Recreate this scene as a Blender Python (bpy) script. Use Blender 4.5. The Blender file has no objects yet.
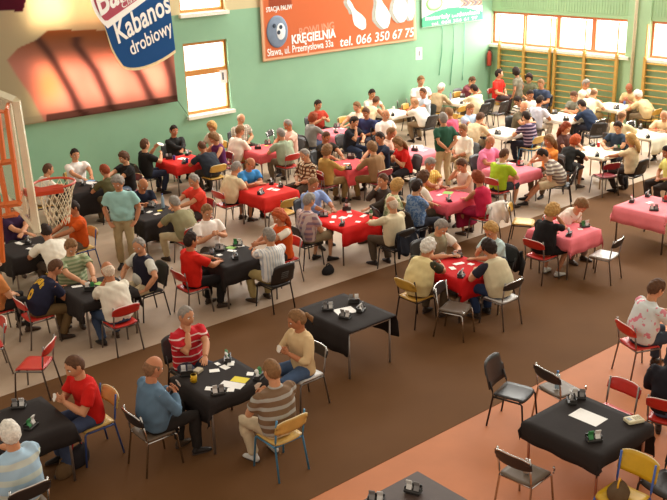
import bpy, math, random
import numpy as np
from mathutils import Vector, Matrix

random.seed(7); RNG = np.random.default_rng(7)
SC = bpy.context.scene
COL = SC.collection
PI = math.pi

# ------------------------------------------------------------------ camera
CF, CPITCH, CYAW, CROLL, CH = 933.96, math.radians(19.314), math.radians(50.388), math.radians(-1.773), 6.1
FW = np.array([math.cos(CYAW)*math.cos(CPITCH), math.sin(CYAW)*math.cos(CPITCH), -math.sin(CPITCH)])
_rt = np.array([math.sin(CYAW), -math.cos(CYAW), 0.0]); _up = np.cross(_rt, FW)
RT = math.cos(CROLL)*_rt+math.sin(CROLL)*_up
UP = math.cos(CROLL)*_up-math.sin(CROLL)*_rt
O = np.array([0, 0, CH])
cd = bpy.data.cameras.new('camera'); cam = bpy.data.objects.new('camera', cd); COL.objects.link(cam)
M = Matrix.Identity(4)
for i in range(3):
    M[i][0], M[i][1], M[i][2], M[i][3] = RT[i], UP[i], -FW[i], O[i]
cam.matrix_world = M
cd.sensor_width = 36; cd.lens = CF/667*36; cd.clip_end = 200
SC.camera = cam

def ray(px, py): return FW*CF+RT*(px-333.5)-UP*(py-250)
def at(px, py, z=0.0):            # the point of height z seen at a pixel
    r = ray(px, py); return O+r*((z-CH)/r[2])
def onx(px, py, x):
    r = ray(px, py); return O+r*(x/r[0])
def ony(px, py, y):
    r = ray(px, py); return O+r*(y/r[1])

WY, WX = 21.32, 24.9              # green wall plane, wall-bar wall plane

# ------------------------------------------------------------------ world and light
SC.view_settings.view_transform = 'Standard'; SC.view_settings.look = 'None'
SC.view_settings.gamma = 1; SC.view_settings.use_curve_mapping = False
SC.view_settings.exposure = 0.35
w = bpy.data.worlds.new('daylight'); SC.world = w; w.use_nodes = True
bg = w.node_tree.nodes['Background']; bg.inputs[1].default_value = 1.0
wt = w.node_tree; tcw = wt.nodes.new('ShaderNodeTexCoord'); dot = wt.nodes.new('ShaderNodeVectorMath'); dot.operation = 'DOT_PRODUCT'
dot.inputs[1].default_value = (.707, .707, 0); wt.links.new(tcw.outputs['Generated'], dot.inputs[0])
spw = wt.nodes.new('ShaderNodeSeparateXYZ'); wt.links.new(tcw.outputs['Generated'], spw.inputs[0])
r1 = wt.nodes.new('ShaderNodeMapRange'); r1.inputs[1].default_value = .25; r1.inputs[2].default_value = .45; wt.links.new(dot.outputs['Value'], r1.inputs[0])
r2 = wt.nodes.new('ShaderNodeMapRange'); r2.inputs[1].default_value = .25; r2.inputs[2].default_value = .05; wt.links.new(spw.outputs[2], r2.inputs[0])
mw = wt.nodes.new('ShaderNodeMath'); mw.operation = 'MULTIPLY'; wt.links.new(r1.outputs[0], mw.inputs[0]); wt.links.new(r2.outputs[0], mw.inputs[1])
mixw = wt.nodes.new('ShaderNodeMix'); mixw.data_type = 'RGBA'; wt.links.new(mw.outputs[0], mixw.inputs[0])
AMB = .60
mixw.inputs[6].default_value = (1.0*AMB, 0.87*AMB, 0.72*AMB, 1)      # hall light from the open side
mixw.inputs[7].default_value = (3.0, 2.95, 2.85, 1)                  # hazy bright daylight outside the two window walls
wt.links.new(mixw.outputs[2], bg.inputs[0])

def area(name, loc, direction, sx, sy, power, color=(1, 1, 1)):
    l = bpy.data.lights.new(name, 'AREA'); l.shape = 'RECTANGLE'; l.size = sx; l.size_y = sy
    l.energy = power; l.color = color
    o = bpy.data.objects.new(name, l); COL.objects.link(o); o.location = loc
    o.rotation_euler = Vector(direction).to_track_quat('-Z', 'Y').to_euler()
    return o
area('window_daylight', (WX+1.2, 18.6, 3.0), (-1, 0, -.25), 9, 2.6, 1500, (1, .98, .95))
area('window_daylight', (WX+1.2, 12.0, 3.0), (-1, 0, -.25), 7, 2.6, 1100, (1, .98, .95))
area('window_daylight', (11, WY+1.3, 3.6), (0, -1, -.1), 9, 5.2, 1900, (1, .98, .95))
area('high_fill_light', (WX-.6, 12.5, 8.6), (-1, -.0, -.8), 15, 2.2, 1900, (1, .97, .92))  # added soft fill from above the wall tops, no window built there
area('high_fill_light', (18, WY-.6, 8.6), (0, -1, -.9), 12, 2.2, 900, (1, .97, .92))  # second added fill lamp, high over the green wall

# ------------------------------------------------------------------ helpers
def lin(h):
    h = h.lstrip('#'); c = [int(h[i:i+2], 16)/255 for i in (0, 2, 4)]
    return tuple(x/12.92 if x <= .04045 else ((x+.055)/1.055)**2.4 for x in c)
_mats = {}
def mat(hexc, rough=.8, metal=0, spec=.3, noise=.08, nscale=14, bump=0, alpha=1, name=None):
    key = (hexc, rough, metal, spec, noise, nscale, bump, alpha)
    if key in _mats: return _mats[key]
    m = bpy.data.materials.new(name or ('paint_'+hexc)); m.use_nodes = True; nt = m.node_tree; b = nt.nodes['Principled BSDF']
    c = lin(hexc)
    b.inputs['Roughness'].default_value = rough; b.inputs['Metallic'].default_value = metal
    b.inputs['Specular IOR Level'].default_value = spec
    b.inputs['Base Color'].default_value = (*c, 1)
    if noise > 0 or bump > 0:
        tc = nt.nodes.new('ShaderNodeTexCoord'); n = nt.nodes.new('ShaderNodeTexNoise'); n.inputs['Scale'].default_value = nscale
        n.inputs['Detail'].default_value = 3
        nt.links.new(tc.outputs['Object'], n.inputs['Vector'])
        r = nt.nodes.new('ShaderNodeValToRGB'); nt.links.new(n.outputs[0], r.inputs[0])
        r.color_ramp.elements[0].position = .3; r.color_ramp.elements[1].position = .7
        r.color_ramp.elements[0].color = (*[x*(1-noise) for x in c], 1); r.color_ramp.elements[1].color = (*[min(1, x*(1+noise)) for x in c], 1)
        nt.links.new(r.outputs[0], b.inputs['Base Color'])
        if bump > 0:
            bp = nt.nodes.new('ShaderNodeBump'); bp.inputs['Strength'].default_value = bump; bp.inputs['Distance'].default_value = .01
            nt.links.new(n.outputs[0], bp.inputs['Height']); nt.links.new(bp.outputs[0], b.inputs['Normal'])
    _mats[key] = m
    return m
def pattern(kind, cols, freq=12.0, duty=.5):
    """woven stripes ('h'), vertical stripes ('v'), checks ('c'), blotches ('f')"""
    key = ('pat', kind, tuple(cols), freq, duty)
    if key in _mats: return _mats[key]
    m = bpy.data.materials.new('cloth_'+kind); m.use_nodes = True; nt = m.node_tree; b = nt.nodes['Principled BSDF']
    b.inputs['Roughness'].default_value = .85; b.inputs['Specular IOR Level'].default_value = .2
    tc = nt.nodes.new('ShaderNodeTexCoord'); sp = nt.nodes.new('ShaderNodeSeparateXYZ'); nt.links.new(tc.outputs['Object'], sp.inputs[0])
    def band(out, f, d):
        a = nt.nodes.new('ShaderNodeMath'); a.operation = 'MULTIPLY'; a.inputs[1].default_value = f; nt.links.new(out, a.inputs[0])
        c = nt.nodes.new('ShaderNodeMath'); c.operation = 'FRACT'; nt.links.new(a.outputs[0], c.inputs[0])
        e = nt.nodes.new('ShaderNodeMath'); e.operation = 'GREATER_THAN'; e.inputs[1].default_value = d; nt.links.new(c.outputs[0], e.inputs[0])
        return e.outputs[0]
    def mix(f, a, c, k=None):
        x = nt.nodes.new('ShaderNodeMix'); x.data_type = 'RGBA'
        nt.links.new(f, x.inputs[0])
        for s, v in ((6, a), (7, c)):
            if isinstance(v, tuple): x.inputs[s].default_value = (*v, 1)
            else: nt.links.new(v, x.inputs[s])
        return x.outputs[2]
    A, B = lin(cols[0]), lin(cols[1])
    if kind == 'h': out = mix(band(sp.outputs[2], freq, duty), A, B)
    elif kind == 'v': out = mix(band(sp.outputs[1], freq, duty), A, B)
    elif kind == 'c':
        ad = nt.nodes.new('ShaderNodeMath'); nt.links.new(sp.outputs[0], ad.inputs[0]); nt.links.new(sp.outputs[1], ad.inputs[1])
        o1 = mix(band(sp.outputs[2], freq, duty), A, B)
        out = mix(band(ad.outputs[0], freq, duty), o1, B if len(cols) < 3 else lin(cols[2]))
    else:
        n = nt.nodes.new('ShaderNodeTexNoise'); n.inputs['Scale'].default_value = freq; nt.links.new(tc.outputs['Object'], n.inputs['Vector'])
        g = nt.nodes.new('ShaderNodeMath'); g.operation = 'GREATER_THAN'; g.inputs[1].default_value = duty; nt.links.new(n.outputs[0], g.inputs[0])
        out = mix(g.outputs[0], A, B)
    nt.links.new(out, b.inputs['Base Color'])
    _mats[key] = m
    return m
CHROME = mat('#C9C6C2', .22, 1, .5, 0); STEEL = mat('#8A827C', .35, .8, .5, 0)

class MB:
    """collects shapes and links them as ONE mesh object"""
    def __init__(s): s.v = []; s.f = []; s.mi = []; s.n = 0
    def add(s, v, f, mi=0):
        v = np.asarray(v, float).reshape(-1, 3); s.v.append(v); s.f += [tuple(i+s.n for i in q) for q in f]; s.mi += [mi]*len(f); s.n += len(v)
        return s
    def box(s, a, b, mi=0, R=None, t=None):
        a = np.array(a, float); b = np.array(b, float)
        v = np.array([[(a, b)[i][0], (a, b)[j][1], (a, b)[k][2]] for i in (0, 1) for j in (0, 1) for k in (0, 1)])
        if R is not None: v = v@np.array(R).T
        if t is not None: v = v+np.array(t)
        return s.add(v, [(0, 1, 3, 2), (4, 6, 7, 5), (0, 4, 5, 1), (2, 3, 7, 6), (0, 2, 6, 4), (1, 5, 7, 3)], mi)
    def bbox(s, a, b, r=.01, mi=0, R=None, t=None):   # box with chamfered vertical edges and top
        a = np.array(a, float); b = np.array(b, float); c = (a+b)/2; h = (b-a)/2; r = min(r, h.min()*.6)
        rings = []
        for z, ins in ((-h[2], r), (-h[2]+r, 0), (h[2]-r, 0), (h[2], r)):
            x, y = h[0]-ins, h[1]-ins; q = r
            rings.append([(x-q, -y), (x, -y+q), (x, y-q), (x-q, y), (-x+q, y), (-x, y-q), (-x, -y+q), (-x+q, -y)])
            rings[-1] = [(p[0], p[1], z) for p in rings[-1]]
        v = np.array(rings).reshape(-1, 3)+c
        if R is not None: v = v@np.array(R).T
        if t is not None: v = v+np.array(t)
        f = [tuple(range(7, -1, -1)), tuple(range(24, 32))]
        for k in range(3):
            for i in range(8): j = (i+1) % 8; f.append((k*8+i, k*8+j, k*8+8+j, k*8+8+i))
        return s.add(v, f, mi)
    def tube(s, pts, rad, n=8, mi=0, ref=(0, 0, 1), closed=False):
        v, f = tube(pts, rad, n, ref, closed); return s.add(v, f, mi)
    def mesh(s, name, mats, smooth=False):
        me = bpy.data.meshes.new(name)
        v = np.concatenate(s.v) if s.v else np.zeros((0, 3))
        me.from_pydata(v.tolist(), [], s.f)
        for m in (mats if isinstance(mats, (list, tuple)) else [mats]): me.materials.append(m)
        if any(s.mi): me.polygons.foreach_set('material_index', s.mi)
        if smooth: me.polygons.foreach_set('use_smooth', [True]*len(me.polygons))
        me.update(); return me
    def build(s, name, mats, parent=None, smooth=False):
        return link(name, s.mesh(name, mats, smooth), parent)

def link(name, data, parent=None):
    o = bpy.data.objects.new(name, data); COL.objects.link(o)
    if parent: o.parent = parent
    return o
def tube(pts, rad, n=8, ref=(0, 0, 1), closed=False):
    """loft of elliptic rings; rad: number or list of number or (along ref, across)"""
    P = np.asarray(pts, float); k = len(P)
    if not isinstance(rad, (list, tuple, np.ndarray)): rad = [rad]*k
    V = []
    for i in range(k):
        if closed: t = P[(i+1) % k]-P[i-1]
        else: t = P[min(i+1, k-1)]-P[max(i-1, 0)]
        t = t/(np.linalg.norm(t)+1e-9); u = np.array(ref, float); u = u-t*(u@t)
        if np.linalg.norm(u) < .05: u = np.array([1., 0, 0]); u = u-t*(u@t)
        u /= np.linalg.norm(u); q = np.cross(t, u)
        r = rad[i]; a, b = (r if isinstance(r, (tuple, list)) else (r, r))
        for j in range(n):
            th = 2*PI*j/n; V.append(P[i]+u*a*math.cos(th)+q*b*math.sin(th))
    F = []
    for i in range(k if closed else k-1):
        for j in range(n): j2 = (j+1) % n; i2 = (i+1) % k; F.append((i*n+j, i*n+j2, i2*n+j2, i2*n+j))
    if not closed: F += [tuple(range(n-1, -1, -1)), tuple((k-1)*n+j for j in range(n))]
    return np.array(V), F
def ell(c, r, n=10, m=8):
    V = [(c[0], c[1], c[2]-r[2])]; F = []
    for i in range(1, m):
        a = -PI/2+PI*i/m
        for j in range(n): th = 2*PI*j/n; V.append((c[0]+r[0]*math.cos(a)*math.cos(th), c[1]+r[1]*math.cos(a)*math.sin(th), c[2]+r[2]*math.sin(a)))
    V.append((c[0], c[1], c[2]+r[2]))
    for j in range(n):
        j2 = (j+1) % n; F.append((0, 1+j2, 1+j)); F.append((len(V)-1, 1+(m-2)*n+j, 1+(m-2)*n+j2))
        for i in range(m-2): F.append((1+i*n+j, 1+i*n+j2, 1+(i+1)*n+j2, 1+(i+1)*n+j))
    return np.array(V), F
def tag(o, label=None, cat=None, group=None, kind=None):
    if label:
        o['label'] = label
        if not 4 <= len(label.split()) <= 16: print('LABEL LEN', len(label.split()), label)
    if cat: o['category'] = cat
    if group: o['group'] = group
    if kind: o['kind'] = kind
    return o
def empty(name, loc=(0, 0, 0), rz=0, label=None, cat=None, group=None):
    o = bpy.data.objects.new(name, None); COL.objects.link(o); o.location = loc; o.rotation_euler = (0, 0, rz)
    return tag(o, label, cat, group)
def struct(name, mb, m, parent=None, smooth=False):
    o = mb.build(name, m, parent, smooth)
    if not parent: o['kind'] = 'structure'
    return o
def copy_tree(o, parent=None):
    c = o.copy(); COL.objects.link(c); c.parent = parent
    for ch in o.children: copy_tree(ch, c)
    return c
def Rz(a): c, s = math.cos(a), math.sin(a); return np.array([[c, -s, 0], [s, c, 0], [0, 0, 1]])
def Ry(a): c, s = math.cos(a), math.sin(a); return np.array([[c, 0, s], [0, 1, 0], [-s, 0, c]])
def Rx(a): c, s = math.cos(a), math.sin(a); return np.array([[1, 0, 0], [0, c, -s], [0, s, c]])

# ================================================================== THE SETTING
Y1, Y2 = 7.13, 11.97
struct('floor', MB().box((-3, -3, -.2), (WX+.3, Y1, 0)), mat('#BE7446', .65, 0, .3, .05, 2.5))
carpet = mat('#664527', .85, 0, .15, .07, 1.2, .02)
struct('floor', MB().box((-3, Y1, -.2), (WX+.3, Y2, .004)), carpet)
struct('floor', MB().box((-3, Y2, -.2), (WX+.3, WY+.3, .008)), mat('#B29A82', .6, 0, .4, .06, 3, .02))

GREEN = mat('#8AB392', .75, 0, .25, .035, 1.3, name='green_wall_paint')
CREAM = mat('#CDBF94', .8, 0, .2, .03, 1.5, name='cream_wall_paint')
def holes(u0, u1, z0, z1, hs):
    """rectangles that fill u0..u1 x z0..z1 around the holes"""
    us = sorted({u0, u1, *[h[0] for h in hs], *[h[1] for h in hs]}); zs = sorted({z0, z1, *[h[2] for h in hs], *[h[3] for h in hs]})
    us = [u for u in us if u0 <= u <= u1]; zs = [z for z in zs if z0 <= z <= z1]; out = []
    for a, b in zip(us, us[1:]):
        for c, d in zip(zs, zs[1:]):
            mu, mz = (a+b)/2, (c+d)/2
            if not any(h[0] < mu < h[1] and h[2] < mz < h[3] for h in hs): out.append((a, b, c, d))
    return out
def uy(px, py): p = ony(px, py, WY); return p[0], p[2]
def ux(px, py): p = onx(px, py, WX); return p[1], p[2]
wl = uy(182.5, 44)[0]; wr = uy(227, 39)[0]; zs0 = uy(190, 116)[1]; zt0 = uy(183, 44)[1]; zb1 = uy(178.5, 14.6)[1]
ZP = uy(168, 16)[1]                         # where the green paint ends
b0, b1 = uy(27, 35)[0], uy(164, 20)[0]
zs1 = uy(100, 103)[1]
gh = [(wl, wr, zs0, zt0), (wl, wr, zb1, zb1+1.9), (b0, b1, zs1, zt0), (b0, b1, zb1, zb1+1.9)]
TOPZ = 7.2
wm = MB()
for a, b, c, d in holes(-3, WX+.3, 0, ZP, gh): wm.box((a, WY, c), (b, WY+.3, d))
for a, b, c, d in holes(-3, WX+.3, ZP, TOPZ, gh): wm.box((a, WY, c), (b, WY+.3, d), 1)
struct('wall_left', wm, [GREEN, CREAM])
yw0, zwt = ux(492.5, 11); yw1 = ux(632, 17)[0]; zws = ux(549, 49)[1]
yw2 = ux(650, 40)[0]
xh = [(yw1, yw0, zws, zwt), (yw2-4.2, yw2, zws, zwt)]
wm = MB()
for a, b, c, d in holes(-3, WY, 0, TOPZ, xh): wm.box((WX, a, c), (WX+.3, b, d))
for k in range(150):                        # ribbed panelling above the windows
    y = 6+k*.1
    wm.box((WX-.012, y, zwt+.12), (WX, y+.04, TOPZ))
struct('wall_back', wm, mat('#9AB98E', .75, 0, .25, .03, 1.3, name='green_panel_paint'))
struct('baseboard_left', MB().box((-3, WY-.02, 0), (WX, WY, .1)), mat('#A88B5E'))
struct('baseboard_back', MB().box((WX-.02, -3, 0), (WX, WY-.02, .1)), mat('#A88B5E'))
# pillar and pipe between the two wall-bar groups
py = ux(636, 40)[0]
struct('trim_1', MB().box((WX-.05, py-.45, 0), (WX, py+.3, TOPZ)), mat('#A0BE95', .75, 0, .25, .03, 1.3))
struct('trim_2', MB().tube([(WX-.1, py, .0), (WX-.1, py, TOPZ)], .05, 10), mat('#C9BE9E', .5), smooth=True)
p = uy(490.6, 20)
GLASS = bpy.data.materials.new('window_glass'); GLASS.use_nodes = True
nt = GLASS.node_tree; nt.nodes.clear(); o_ = nt.nodes.new('ShaderNodeOutputMaterial'); mx = nt.nodes.new('ShaderNodeMixShader')
tr = nt.nodes.new('ShaderNodeBsdfTransparent'); gl = nt.nodes.new('ShaderNodeBsdfGlossy'); gl.inputs['Roughness'].default_value = .05
mx.inputs[0].default_value = .06; nt.links.new(tr.outputs[0], mx.inputs[1]); nt.links.new(gl.outputs[0], mx.inputs[2]); nt.links.new(mx.outputs[0], o_.inputs[0])
OAK = mat('#C8863C', .5, 0, .4, .1, 20); SILL = mat('#E9E4D2', .5)
ORNG = mat('#D4784E', .5, 0, .4, .06)
_win = [0]
def window(axis, a, b, z0, z1, n=1, split=None, frame=OAK, sill=True, jut=.12):
    _win[0] += 1
    def bx(m, u0, u1, w0, w1, d0, d1):      # d = depth behind the wall face
        if axis == 'y': m.box((u0, WY+d0, w0), (u1, WY+d1, w1))
        else: m.box((WX+d0, u0, w0), (WX+d1, u1, w1))
    r = struct('window_%d' % _win[0], (lambda m: (bx(m, a, b, z0, z0+.02, .02, .28), m)[1])(MB()), SILL)
    step = (b-a)/n
    for k in range(n):
        u0, u1 = a+k*step, a+(k+1)*step; m = MB(); t = .075
        rows = [(z0+.02, z1)] if not split else [(z0+.02, z0+(z1-z0)*split), (z0+(z1-z0)*split, z1)]
        for c, d in rows:
            bx(m, u0, u0+t, c, d, .08, .16); bx(m, u1-t, u1, c, d, .08, .16); bx(m, u0+t, u1-t, c, c+t, .08, .16); bx(m, u0+t, u1-t, d-t, d, .08, .16)
        f = m.build('window_frame', frame, r)
        g = MB(); bx(g, u0+.05, u1-.05, z0+.06, z1-.05, .115, .12); g.build('pane', GLASS, f)
    if sill:
        m = MB(); bx(m, a-.05, b+.06, z0-.09, z0, -jut, .1); m.build('window_sill', SILL, r)
    return r
window('y', wl, wr, zs0, zt0, 1, .58)
window('y', wl, wr, zb1, zb1+1.9, 1, .5)
window('y', b0, b1, zs1, zt0, 3, None, jut=.02)
window('y', b0, b1, zb1, zb1+1.9, 3, None, jut=.02)
window('x', yw1, yw0, zws, zwt, 4, None, ORNG)
window('x', yw2-4.2, yw2, zws, zwt, 4, None, ORNG)

# ---- wall bars
BARW = mat('#C79A4E', .5, 0, .35, .12, 12)
def wall_bars(ys, label):
    r = empty('wall_bars', (WX-.02, (ys[0]+ys[-1])/2, 0), 0, label, 'wall bars', 'wooden wall bars on the back wall')
    cy = (ys[0]+ys[-1])/2
    for i, y in enumerate(ys):
        m = MB().bbox((-.15, y-cy-.045, .02), (-.05, y-cy+.045, 2.12), .008)
        m.bbox((-.12, y-cy-.02, 2.1), (-.09, y-cy+.02, 3.05), .004)
        m.build('upright', BARW, r)
    z = .22
    while z < 2.1:
        MB().tube([(-.1, ys[-1]-cy, z), (-.1, ys[0]-cy, z)], .023, 8).build('rung', BARW, r, True); z += .19
    return r
wall_bars([20.85, 19.81, 18.76], 'wall bar unit nearest the room corner behind the standing woman')
wall_bars([18.56, 17.45, 16.29], 'middle wall bar unit left of the green pillar')
wall_bars([15.33, 14.28, 13.2], 'right-hand wall bar unit beyond the green pillar')

# ---- fire extinguisher
c = uy(486.5, 57)
r = empty('fire_extinguisher', (c[0], WY-.12, c[1]-.28), 0, 'red fire extinguisher hanging on the green wall near the corner', 'fire extinguisher')
MB().tube([(0, 0, 0), (0, 0, .02), (0, 0, .4), (0, 0, .46), (0, 0, .5)], [.075, .08, .08, .05, .025], 14).build('cylinder_body', mat('#A8402F', .4), r, True)
MB().box((-.02, -.05, .5), (.02, .05, .54)).tube([(0, -.05, .52), (0, -.12, .45), (.02, -.11, .15)], .012, 6).build('hose_and_handle', mat('#3A2A26'), r)

# ---- paper notices
def flat(pts, y, m, name, thick=.004, parent=None):
    """polygon in the green wall plane, y in front of the wall"""
    n = len(pts); v = [(p[0], WY-y-thick, p[1]) for p in pts]+[(p[0], WY-y, p[1]) for p in pts]
    f = [tuple(range(n)), tuple(range(2*n-1, n-1, -1))]+[((i+1) % n, i, n+i, n+(i+1) % n) for i in range(n)]
    return MB().add(v, f).build(name, m, parent)
def wq(px): return [uy(*q) for q in px]
PAPER = mat('#F2EFE6', .8, 0, .2, .01)
n1 = flat(wq([(415.8, 60), (422, 59.3), (422, 47), (415.8, 47.6)]), .002, PAPER, 'paper_notice'); tag(n1, 'white paper notice on the green wall between the two banners', 'notice')
# numeral on it and on the window sheet
TXT = {}
def text(body, p0, p1, h, m, parent=None, y=.012, shear=0, name='lettering', bold=0, plane='y'):
    """text whose baseline runs from pixel p0 to p1 on the green wall"""
    cu = bpy.data.curves.new('t', 'FONT'); cu.body = body; cu.size = 1; cu.shear = shear; cu.offset = bold; cu.extrude = .0
    cu.resolution_u = 3
    o = bpy.data.objects.new('t', cu); COL.objects.link(o); bpy.context.view_layer.update()
    dg = bpy.context.evaluated_depsgraph_get(); me = bpy.data.meshes.new_from_object(o.evaluated_get(dg)); bpy.data.objects.remove(o)
    n = len(me.vertices); co = np.zeros(n*3); me.vertices.foreach_get('co', co); co = co.reshape(-1, 3)
    x0, x1 = co[:, 0].min(), co[:, 0].max()
    a = np.array(uy(*p0)); b = np.array(uy(*p1)); d = b-a; L = np.linalg.norm(d); d /= L; nrm = np.array([-d[1], d[0]])
    q = (co[:, 0]-x0)/(x1-x0)*L; zz = co[:, 1]*h/.7
    W = a+np.outer(q, d)+np.outer(zz, nrm)
    out = np.stack([W[:, 0], np.full(n, WY-y), W[:, 1]], 1)
    me.vertices.foreach_set('co', out.ravel()); me.materials.clear(); me.materials.append(m); me.update()
    return link(name, me, parent)
INK = mat('#4A4A52', .8, 0, .1, 0)
text('1', (418.4, 56), (419.6, 55.8), .16, INK, n1, .0075)
n2 = flat([(p[0], p[1]) for p in wq([(220.5, 70.5), (227.5, 69.8), (228.3, 83), (221.4, 83.8)])], -.05, PAPER, 'paper_notice'); tag(n2, 'white paper sheet fixed to the lower green-wall window frame', 'notice')
text('1', (223.4, 80), (224.8, 79.8), .2, INK, n2, -.04)

# ---- banners
def cloth_print(name, px_quad, y, fn, nu=120, nv=90, trans=.5, label='', cat='banner'):
    """a sheet hung in front of the green wall, with its print as a colour attribute; px_quad: BL, BR, TR, TL in pixels"""
    BL, BR, TR, TL = [np.array(uy(*q)) for q in px_quad]
    V = []; C = []
    PX = np.array(px_quad, float)
    for j in range(nv+1):
        for i in range(nu+1):
            u, v = i/nu, j/nv
            p = (1-v)*((1-u)*BL+u*BR)+v*((1-u)*TL+u*TR)
            bulge = .015*math.sin(u*9)*math.sin(v*5)
            V.append((p[0], WY-y-.01+bulge*.5, p[1]))
            q = P2(p[0], WY-y, p[1])
            C.append(fn(q[0], q[1], u, v))
    F = [(j*(nu+1)+i, j*(nu+1)+i+1, (j+1)*(nu+1)+i+1, (j+1)*(nu+1)+i) for j in range(nv) for i in range(nu)]
    me = bpy.data.meshes.new(name); me.from_pydata(V, [], F)
    ca = me.color_attributes.new('print', 'FLOAT_COLOR', 'POINT'); ca.data.foreach_set('color', np.array([(*c, 1) for c in C]).ravel())
    m = bpy.data.materials.new(name+'_vinyl'); m.use_nodes = True; nt = m.node_tree; nt.nodes.clear()
    out = nt.nodes.new('ShaderNodeOutputMaterial'); a = nt.nodes.new('ShaderNodeVertexColor'); a.layer_name = 'print'
    d = nt.nodes.new('ShaderNodeBsdfDiffuse'); t = nt.nodes.new('ShaderNodeBsdfTranslucent'); x = nt.nodes.new('ShaderNodeMixShader'); x.inputs[0].default_value = trans
    nt.links.new(a.outputs[0], d.inputs[0]); nt.links.new(a.outputs[0], t.inputs[0]); nt.links.new(d.outputs[0], x.inputs[1]); nt.links.new(t.outputs[0], x.inputs[2]); nt.links.new(x.outputs[0], out.inputs[0])
    me.materials.append(m); me.polygons.foreach_set('use_smooth', [True]*len(me.polygons))
    o = link(name, me); tag(o, label, cat)
    s = o.modifiers.new('thick', 'SOLIDIFY'); s.thickness = .003
    return o
def P2(x, y, z):
    v = np.array([x, y, z])-O; d = v@FW
    return 333.5+CF*(v@RT)/d, 250-CF*(v@UP)/d
def mixc(a, b, t): t = min(1, max(0, t)); return tuple(a[i]*(1-t)+b[i]*t for i in range(3))
def sm(a, b, x): t = min(1, max(0, (x-a)/(b-a))); return t*t*(3-2*t)
def bez(pts, t=None, n=30):
    P = [np.array(p, float) for p in pts]; out = []
    for k in range(n+1):
        s = k/n; Q = P
        while len(Q) > 1: Q = [(1-s)*a+s*b for a, b in zip(Q, Q[1:])]
        out.append(tuple(Q[0]))
    return out
c_cream, c_br, c_pink, c_dk = lin('#D9C9A6'), lin('#A86A40'), lin('#E2A592'), lin('#644540')
def sausage(px, py, u, v):
    # cream background left of the sausages, whose left outline bulges at (8,60)
    xl = np.interp(py, [20, 40, 48, 60, 75, 95, 125], [60, 36, 18, 7, 16, 30, 46])
    # dark gaps between the sausages, in pixels
    gaps = [[(32, 32), (50, 55), (70, 90), (80, 112)], [(76, 45), (95, 70), (108, 98), (112, 110)], [(128, 60), (140, 75), (152, 100)], [(165, 55), (172, 78), (176, 100)]]
    c = mixc(c_br, c_pink, sm(30, 75, py))
    c = mixc(c, lin('#E8A36A'), .6*math.exp(-((px-48)/14)**2-((py-85)/20)**2))
    for g in gaps:
        xs = np.interp(py, [q[1] for q in g], [q[0] for q in g], left=-99 if py < g[0][1]-8 else g[0][0], right=g[-1][0]+4)
        c = mixc(c, c_dk, .85*math.exp(-((px-xs)/5.5)**2))
    t = sm(-1.5, 1.5, px-xl)
    if py < 30: t *= sm(0, 1, (px-60)/40+.2)*.35
    c = mixc(c_cream, c, t)
    if v < .052: c = mixc(c, lin('#5B3A2E'), .75 if px > 46 else .15)
    if py < 11 and px < 26-py*.3: c = lin('#6D2C3A')
    return c
kb = cloth_print('banner', [(-75, 139), (174.5, 100.5), (163, -28), (-75, -28)], .16, sausage, 170, 90, .6,
    'huge sausage advertising banner hung over windows at upper left')
def vinyl(h, t=.45):
    m = bpy.data.materials.new('vinyl'); m.use_nodes = True; nt = m.node_tree; nt.nodes.clear()
    out = nt.nodes.new('ShaderNodeOutputMaterial'); d = nt.nodes.new('ShaderNodeBsdfDiffuse'); t_ = nt.nodes.new('ShaderNodeBsdfTranslucent'); x = nt.nodes.new('ShaderNodeMixShader'); x.inputs[0].default_value = t
    for b_ in (d, t_): b_.inputs[0].default_value = (*lin(h), 1)
    nt.links.new(d.outputs[0], x.inputs[1]); nt.links.new(t_.outputs[0], x.inputs[2]); nt.links.new(x.outputs[0], out.inputs[0]); return m
BLUE = vinyl('#4479B8', .6); PINK = vinyl('#D8707F'); WHITE = mat('#F4F1E8', .6, 0, .3, .01); LBLUE = mat('#6FA3D6', .6)
def tshape(px, y, m, name, parent, thick=.003): return flat(wq(px), y, m, name, thick, parent)
blue = [(101, 25)]+bez([(108, 45), (112, 55), (120, 65)], n=8)+bez([(120, 65), (128, 70), (150, 66), (171.5, 49)], n=10)+[(165.5, 0), (164, -12), (150, -9)]
border = [(100, 23)]+bez([(107, 47), (111, 57), (119.5, 67.5)], n=8)+bez([(119.5, 67.5), (128, 73), (151, 69), (172, 52)], n=10)+[(171.5, 48), (150, 55), (110, 45)]
tshape(border, .182, mat('#E6D3A0', .6), 'label_border', kb)
tshape(blue, .187, BLUE, 'blue_label', kb)
tshape([(101, 24.5), (104, 28), (150, -6), (146, -12)], .192, WHITE, 'label_border', kb)
pk = bez([(89, -12), (88, 2), (95, 14), (101, 20)], n=10)+[(104, 20), (150, -12)]
pkb = bez([(86, -12), (85, 3), (92, 17), (101, 25)], n=10)+[(106, 24), (153, -12)]
tshape(pkb, .193, WHITE, 'label_border', kb)
tshape(pk, .198, PINK, 'pink_label', kb)
text('Bal', (96.5, 15.5), (124, -3), .62, WHITE, kb, .208, .35, bold=.02)
text('Classic', (119, 8), (140, -6), .14, WHITE, kb, .208, .2, bold=0)
text('Kabanos', (114.5, 43), (169, 9.5), .50, WHITE, kb, .2, .3, bold=.02)
text('drobiowy', (128.5, 54.5), (170, 30.5), .33, WHITE, kb, .2, .2, bold=.012)

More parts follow.
